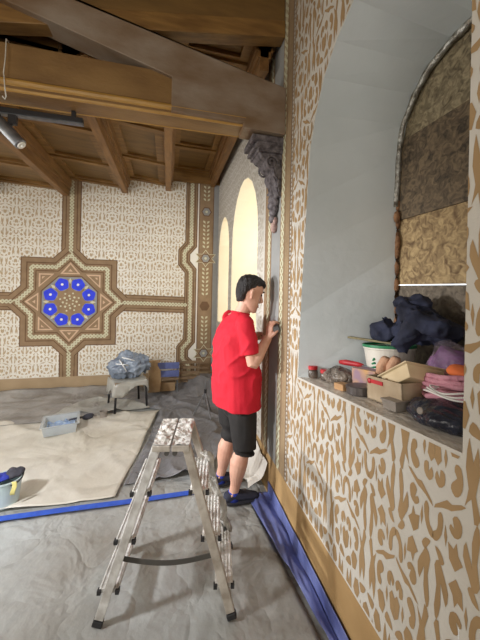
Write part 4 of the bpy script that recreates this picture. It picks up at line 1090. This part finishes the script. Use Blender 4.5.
b = MB(); b.box((-.05, -.075, 0), (.05, .075, .105)); o = b.build('carton', 'carton_p', bevel=.003); on_sill(o, 1.055, 1.385, .25); tag(o, 'small mustard and purple carton behind the round tin', 'carton')
# open carton
bx = thing('open_box', 'open beige carton with a red strip on its front', 'box'); on_sill(bx, 1.055, 1.135, radians(3))
hw, hd, hh = .125, .105, .108
for nm, lo_, hi_ in (('panel', (-hw, -hd, 0), (-hw + .006, hd, hh)), ('panel', (hw - .006, -hd, 0), (hw, hd, hh)), ('panel', (-hw, -hd, 0), (hw, -hd + .006, hh)), ('panel', (-hw, hd - .006, 0), (hw, hd, hh)), ('bottom', (-hw, -hd, 0), (hw, hd, .006))):
    t = MB(); t.box(lo_, hi_); t.build(nm, 'cardbox', bx)
t = MB(); t.box((-hw - .004, .0, .078), (-hw - .0005, .085, .095)); t.ball((-hw - .004, .082, .086), (.006, .012, .013), 8); o = t.build('strip', 'red', bx); o['label'] = 'red plastic strip on the front panel'
cf = MB()
for k in range(5):
    cf.box((-.11 + .012 * k, -.085 + .03 * k, .07 + .006 * k), (-.02 + .02 * k, .02 + .016 * k, .08 + .006 * k), 0, Matrix.Rotation(.25 * k - .4, 4, 'Z') @ Matrix.Rotation(.15 * (k - 2), 4, 'X'))
o = cf.build('packing_card', 'card'); o.location = bx.location; o.rotation_euler = bx.rotation_euler; tag(o, 'loose brown card pieces inside the open beige carton', 'card', kind='stuff')
fr = thing('plastic_tray', 'cream plastic tray tilted out of the open beige carton', 'tray'); on_sill(fr, 1.045, 1.085, 0, .085)
Rx = Matrix.Rotation(radians(-28), 4, 'X') @ Matrix.Rotation(radians(14), 4, 'Y')
t = MB()
def rr(w, d, z): return [Rx @ Vector(p) for p in ((-w, -d, z), (w, -d, z), (w, d, z), (-w, d, z))]
t.grid([rr(.075, .075, 0), rr(.09, .09, .05), rr(.102, .102, .052), rr(.102, .102, .058), rr(.078, .078, .056), rr(.066, .066, .012)], 0, True, True); t.build('tub', 'beige_plastic', fr, bevel=.004)
t = MB(); t.tube([Rx @ Vector((-.06, -.05, .058)), Rx @ Vector((.0, .0, .075)), Rx @ Vector((.06, .05, .06))], .012, 8); t.build('grip', 'tan', fr, smooth=True)
# white bucket with green rim
wbk = thing('white_bucket', 'white bucket with a green rim under the navy jacket', 'bucket'); on_sill(wbk, 1.195, 1.40)
t = MB(); t.lathe([(.105, 0), (.128, .205), (.133, .208), (.133, .218), (.122, .218), (.10, .006)], (0, 0, 0), 36); t.build('pail', 'white_bucket', wbk)
t = MB(); t.lathe([(.1335, .216), (.1365, .219), (.1365, .231), (.1285, .231), (.1285, .216)], (0, 0, 0), 36); o = t.build('rim', 'green', wbk); o['label'] = 'green rim'
t = MB(); t.box((-.05, -.129, .08), (.02, -.113, .13)); 
t = MB()
for k in range(5): t.tube([(-.122 + .004 * k, -.035 - .0 * k, .16 - .022 * k), (-.118 + .003 * k, -.02 + .012 * k, .15 - .02 * k)], .006, 6)
t.build('label_marks', 'green', wbk)
pk = MB(); pk.box((-.16, -.025, 0), (.16, .025, .012)); o = pk.build('wood_strip', 'olive', bevel=.002); o.location = S(1.17, 1.50, .238); o.rotation_euler = (TILT, 0, radians(-62))
tag(o, 'olive wooden strip laid across the green-rimmed bucket', 'strip')
for i, (x, y, z, label) in enumerate(((1.055, 1.30, .12, 'pink-tan sponge roll left of its twin above the open carton'), (1.075, 1.255, .125, 'pink-tan sponge roll right of its twin above the open carton'))):
    t = MB(); t.tube([(-.01, 0, 0), (-.008, 0, .03), (.01, 0, .07), (.012, 0, .085)], [.020, .025, .025, .018], 14); o = t.build('sponge_roll', 'sponge', smooth=True); o.location = S(x, y, z - .02); o.rotation_euler = (radians(12), 0, 0)
    tag(o, label, 'sponge', 'sponge rolls on the sill')
# clear plastic bag with purple cloth
pc = blob('purple_cloth', 'purple', S(1.225, 1.055, .125), (.08, .115, .115), 7, 'purple cloth inside the clear bag below the navy jacket', 'cloth', .03, 10)
pb = blob('clear_bag', 'bag_clear', S(1.225, 1.06, .135), (.095, .135, .135), 9, 'clear plastic bag around the purple cloth below the navy jacket', 'bag', .035, 11)
# navy jacket heap
jk = MB()
jk.ball((0, .02, .02), (.12, .17, .05), 28); jk.ball((.0, .05, .08), (.09, .11, .07), 24); jk.ball((.01, .05, .15), (.055, .065, .065), 20); jk.ball((.0, -.09, .055), (.085, .12, .045), 20)
jk.tube([(-.05, .17, .03), (-.08, .23, -.01), (-.09, .27, -.03)], [.07, .055, .03], 12)
jk.tube([(-.04, -.05, .08), (-.11, -.02, .03), (-.125, .01, -.05), (-.12, .02, -.065)], [.05, .05, .04, .034], 12)
jk.tube([(-.02, .14, .18), (-.07, .05, .12), (-.09, -.06, .08), (-.08, -.17, .06)], [.03, .04, .045, .03], 10)
o = jk.build('jacket', 'jacket', smooth=True); bake(o, [('REMESH', dict(mode='VOXEL', voxel_size=0.008)), ('SMOOTH', dict(factor=.5, iterations=2))])
wrinkle(o, .018, 9, 2.0, (1, 1, .8))
o.data.update()
for v, n in zip(o.data.vertices, [v.normal.copy() for v in o.data.vertices]):
    q = Vector((v.co.x * 9, v.co.y * 7 + v.co.z * 4, v.co.z * 8)); v.co = v.co + n * (.028 * (1 - abs(noise.noise(q * .8))) ** 6 + .014 * (1 - abs(noise.noise(q * 1.7))) ** 5 - .012)
o.location = S(1.265, 1.25, .285); tag(o, 'dark navy jacket heaped on the buckets and bags', 'jacket')
# folded pink towel coils, orange pad
pt = thing('pink_hose', 'coiled pink hose on the sill beside the open carton', 'hose'); on_sill(pt, 1.10, 0.955)
for k in range(5):
    pts = []
    for i in range(37):
        a = 2 * pi * i / 36; n = noise.noise(Vector((k * 2.0, cos(a), sin(a))))
        pts.append(((.080 - .004 * k) * cos(a), (.115 - .006 * k + .03 * n) * sin(a), .075 + .018 * k + .016 * n))
    t = MB(); t.tube(pts, .0105, 8); t.build('loop', 'pinkish', pt, smooth=True)
ob = blob('orange_pad', 'orange', S(1.12, .93, .168), (.045, .055, .022), 3, 'orange foam pad lying on the pink hose', 'pad', .008, 14)
# small grey tub
gt = MB()
def r3(w, d, z): return [(-w, -d, z), (w, -d, z), (w, d, z), (-w, d, z)]
gt.grid([r3(.030, .032, 0), r3(.035, .037, .036), r3(.039, .041, .037), r3(.039, .041, .042), r3(.0, .0, .043)], 0, True, True)
o = gt.build('plastic_tub', 'grey_plastic', bevel=.002); on_sill(o, .925, 1.055, .1); tag(o, 'small grey lidded tub in front of the open carton', 'tub')
# dark bag with cable
b = MB(); b.ball((0, 0, .030), (.115, .15, .046), 40); o = b.build('dark_bag', 'bag_black', smooth=True); wrinkle(o, .02, 12, 6)
for v in o.data.vertices: v.co.z = max(0.0, v.co.z)
on_sill(o, .985, .865); tag(o, 'dark plastic bag at the near end of the sill', 'bag')
t = MB(); t.lathe([(.012, 0), (.012, .004), (.005, .008)], (0, 0, 0), 14); k_ = t.build('stud', 'grey_plastic', o); k_.location = (-.118, -.0, .055); k_.rotation_euler = (0, radians(-75), 0)
cbm = MB()
for k in range(3):
    pts = [(.07 * cos(a) * (1 - .1 * k), (.10 - .012 * k) * sin(a), .006 * k + .006 * sin(3 * a + k)) for a in [2 * pi * i / 30 for i in range(31)]]
    cbm.tube(pts, .0038, 6)
o = cbm.build('cable', 'white_cable', smooth=True); o.location = S(1.01, .87, .106); o.rotation_euler = (TILT, 0, .2); tag(o, 'thin white cable coiled on the dark plastic bag', 'cable')
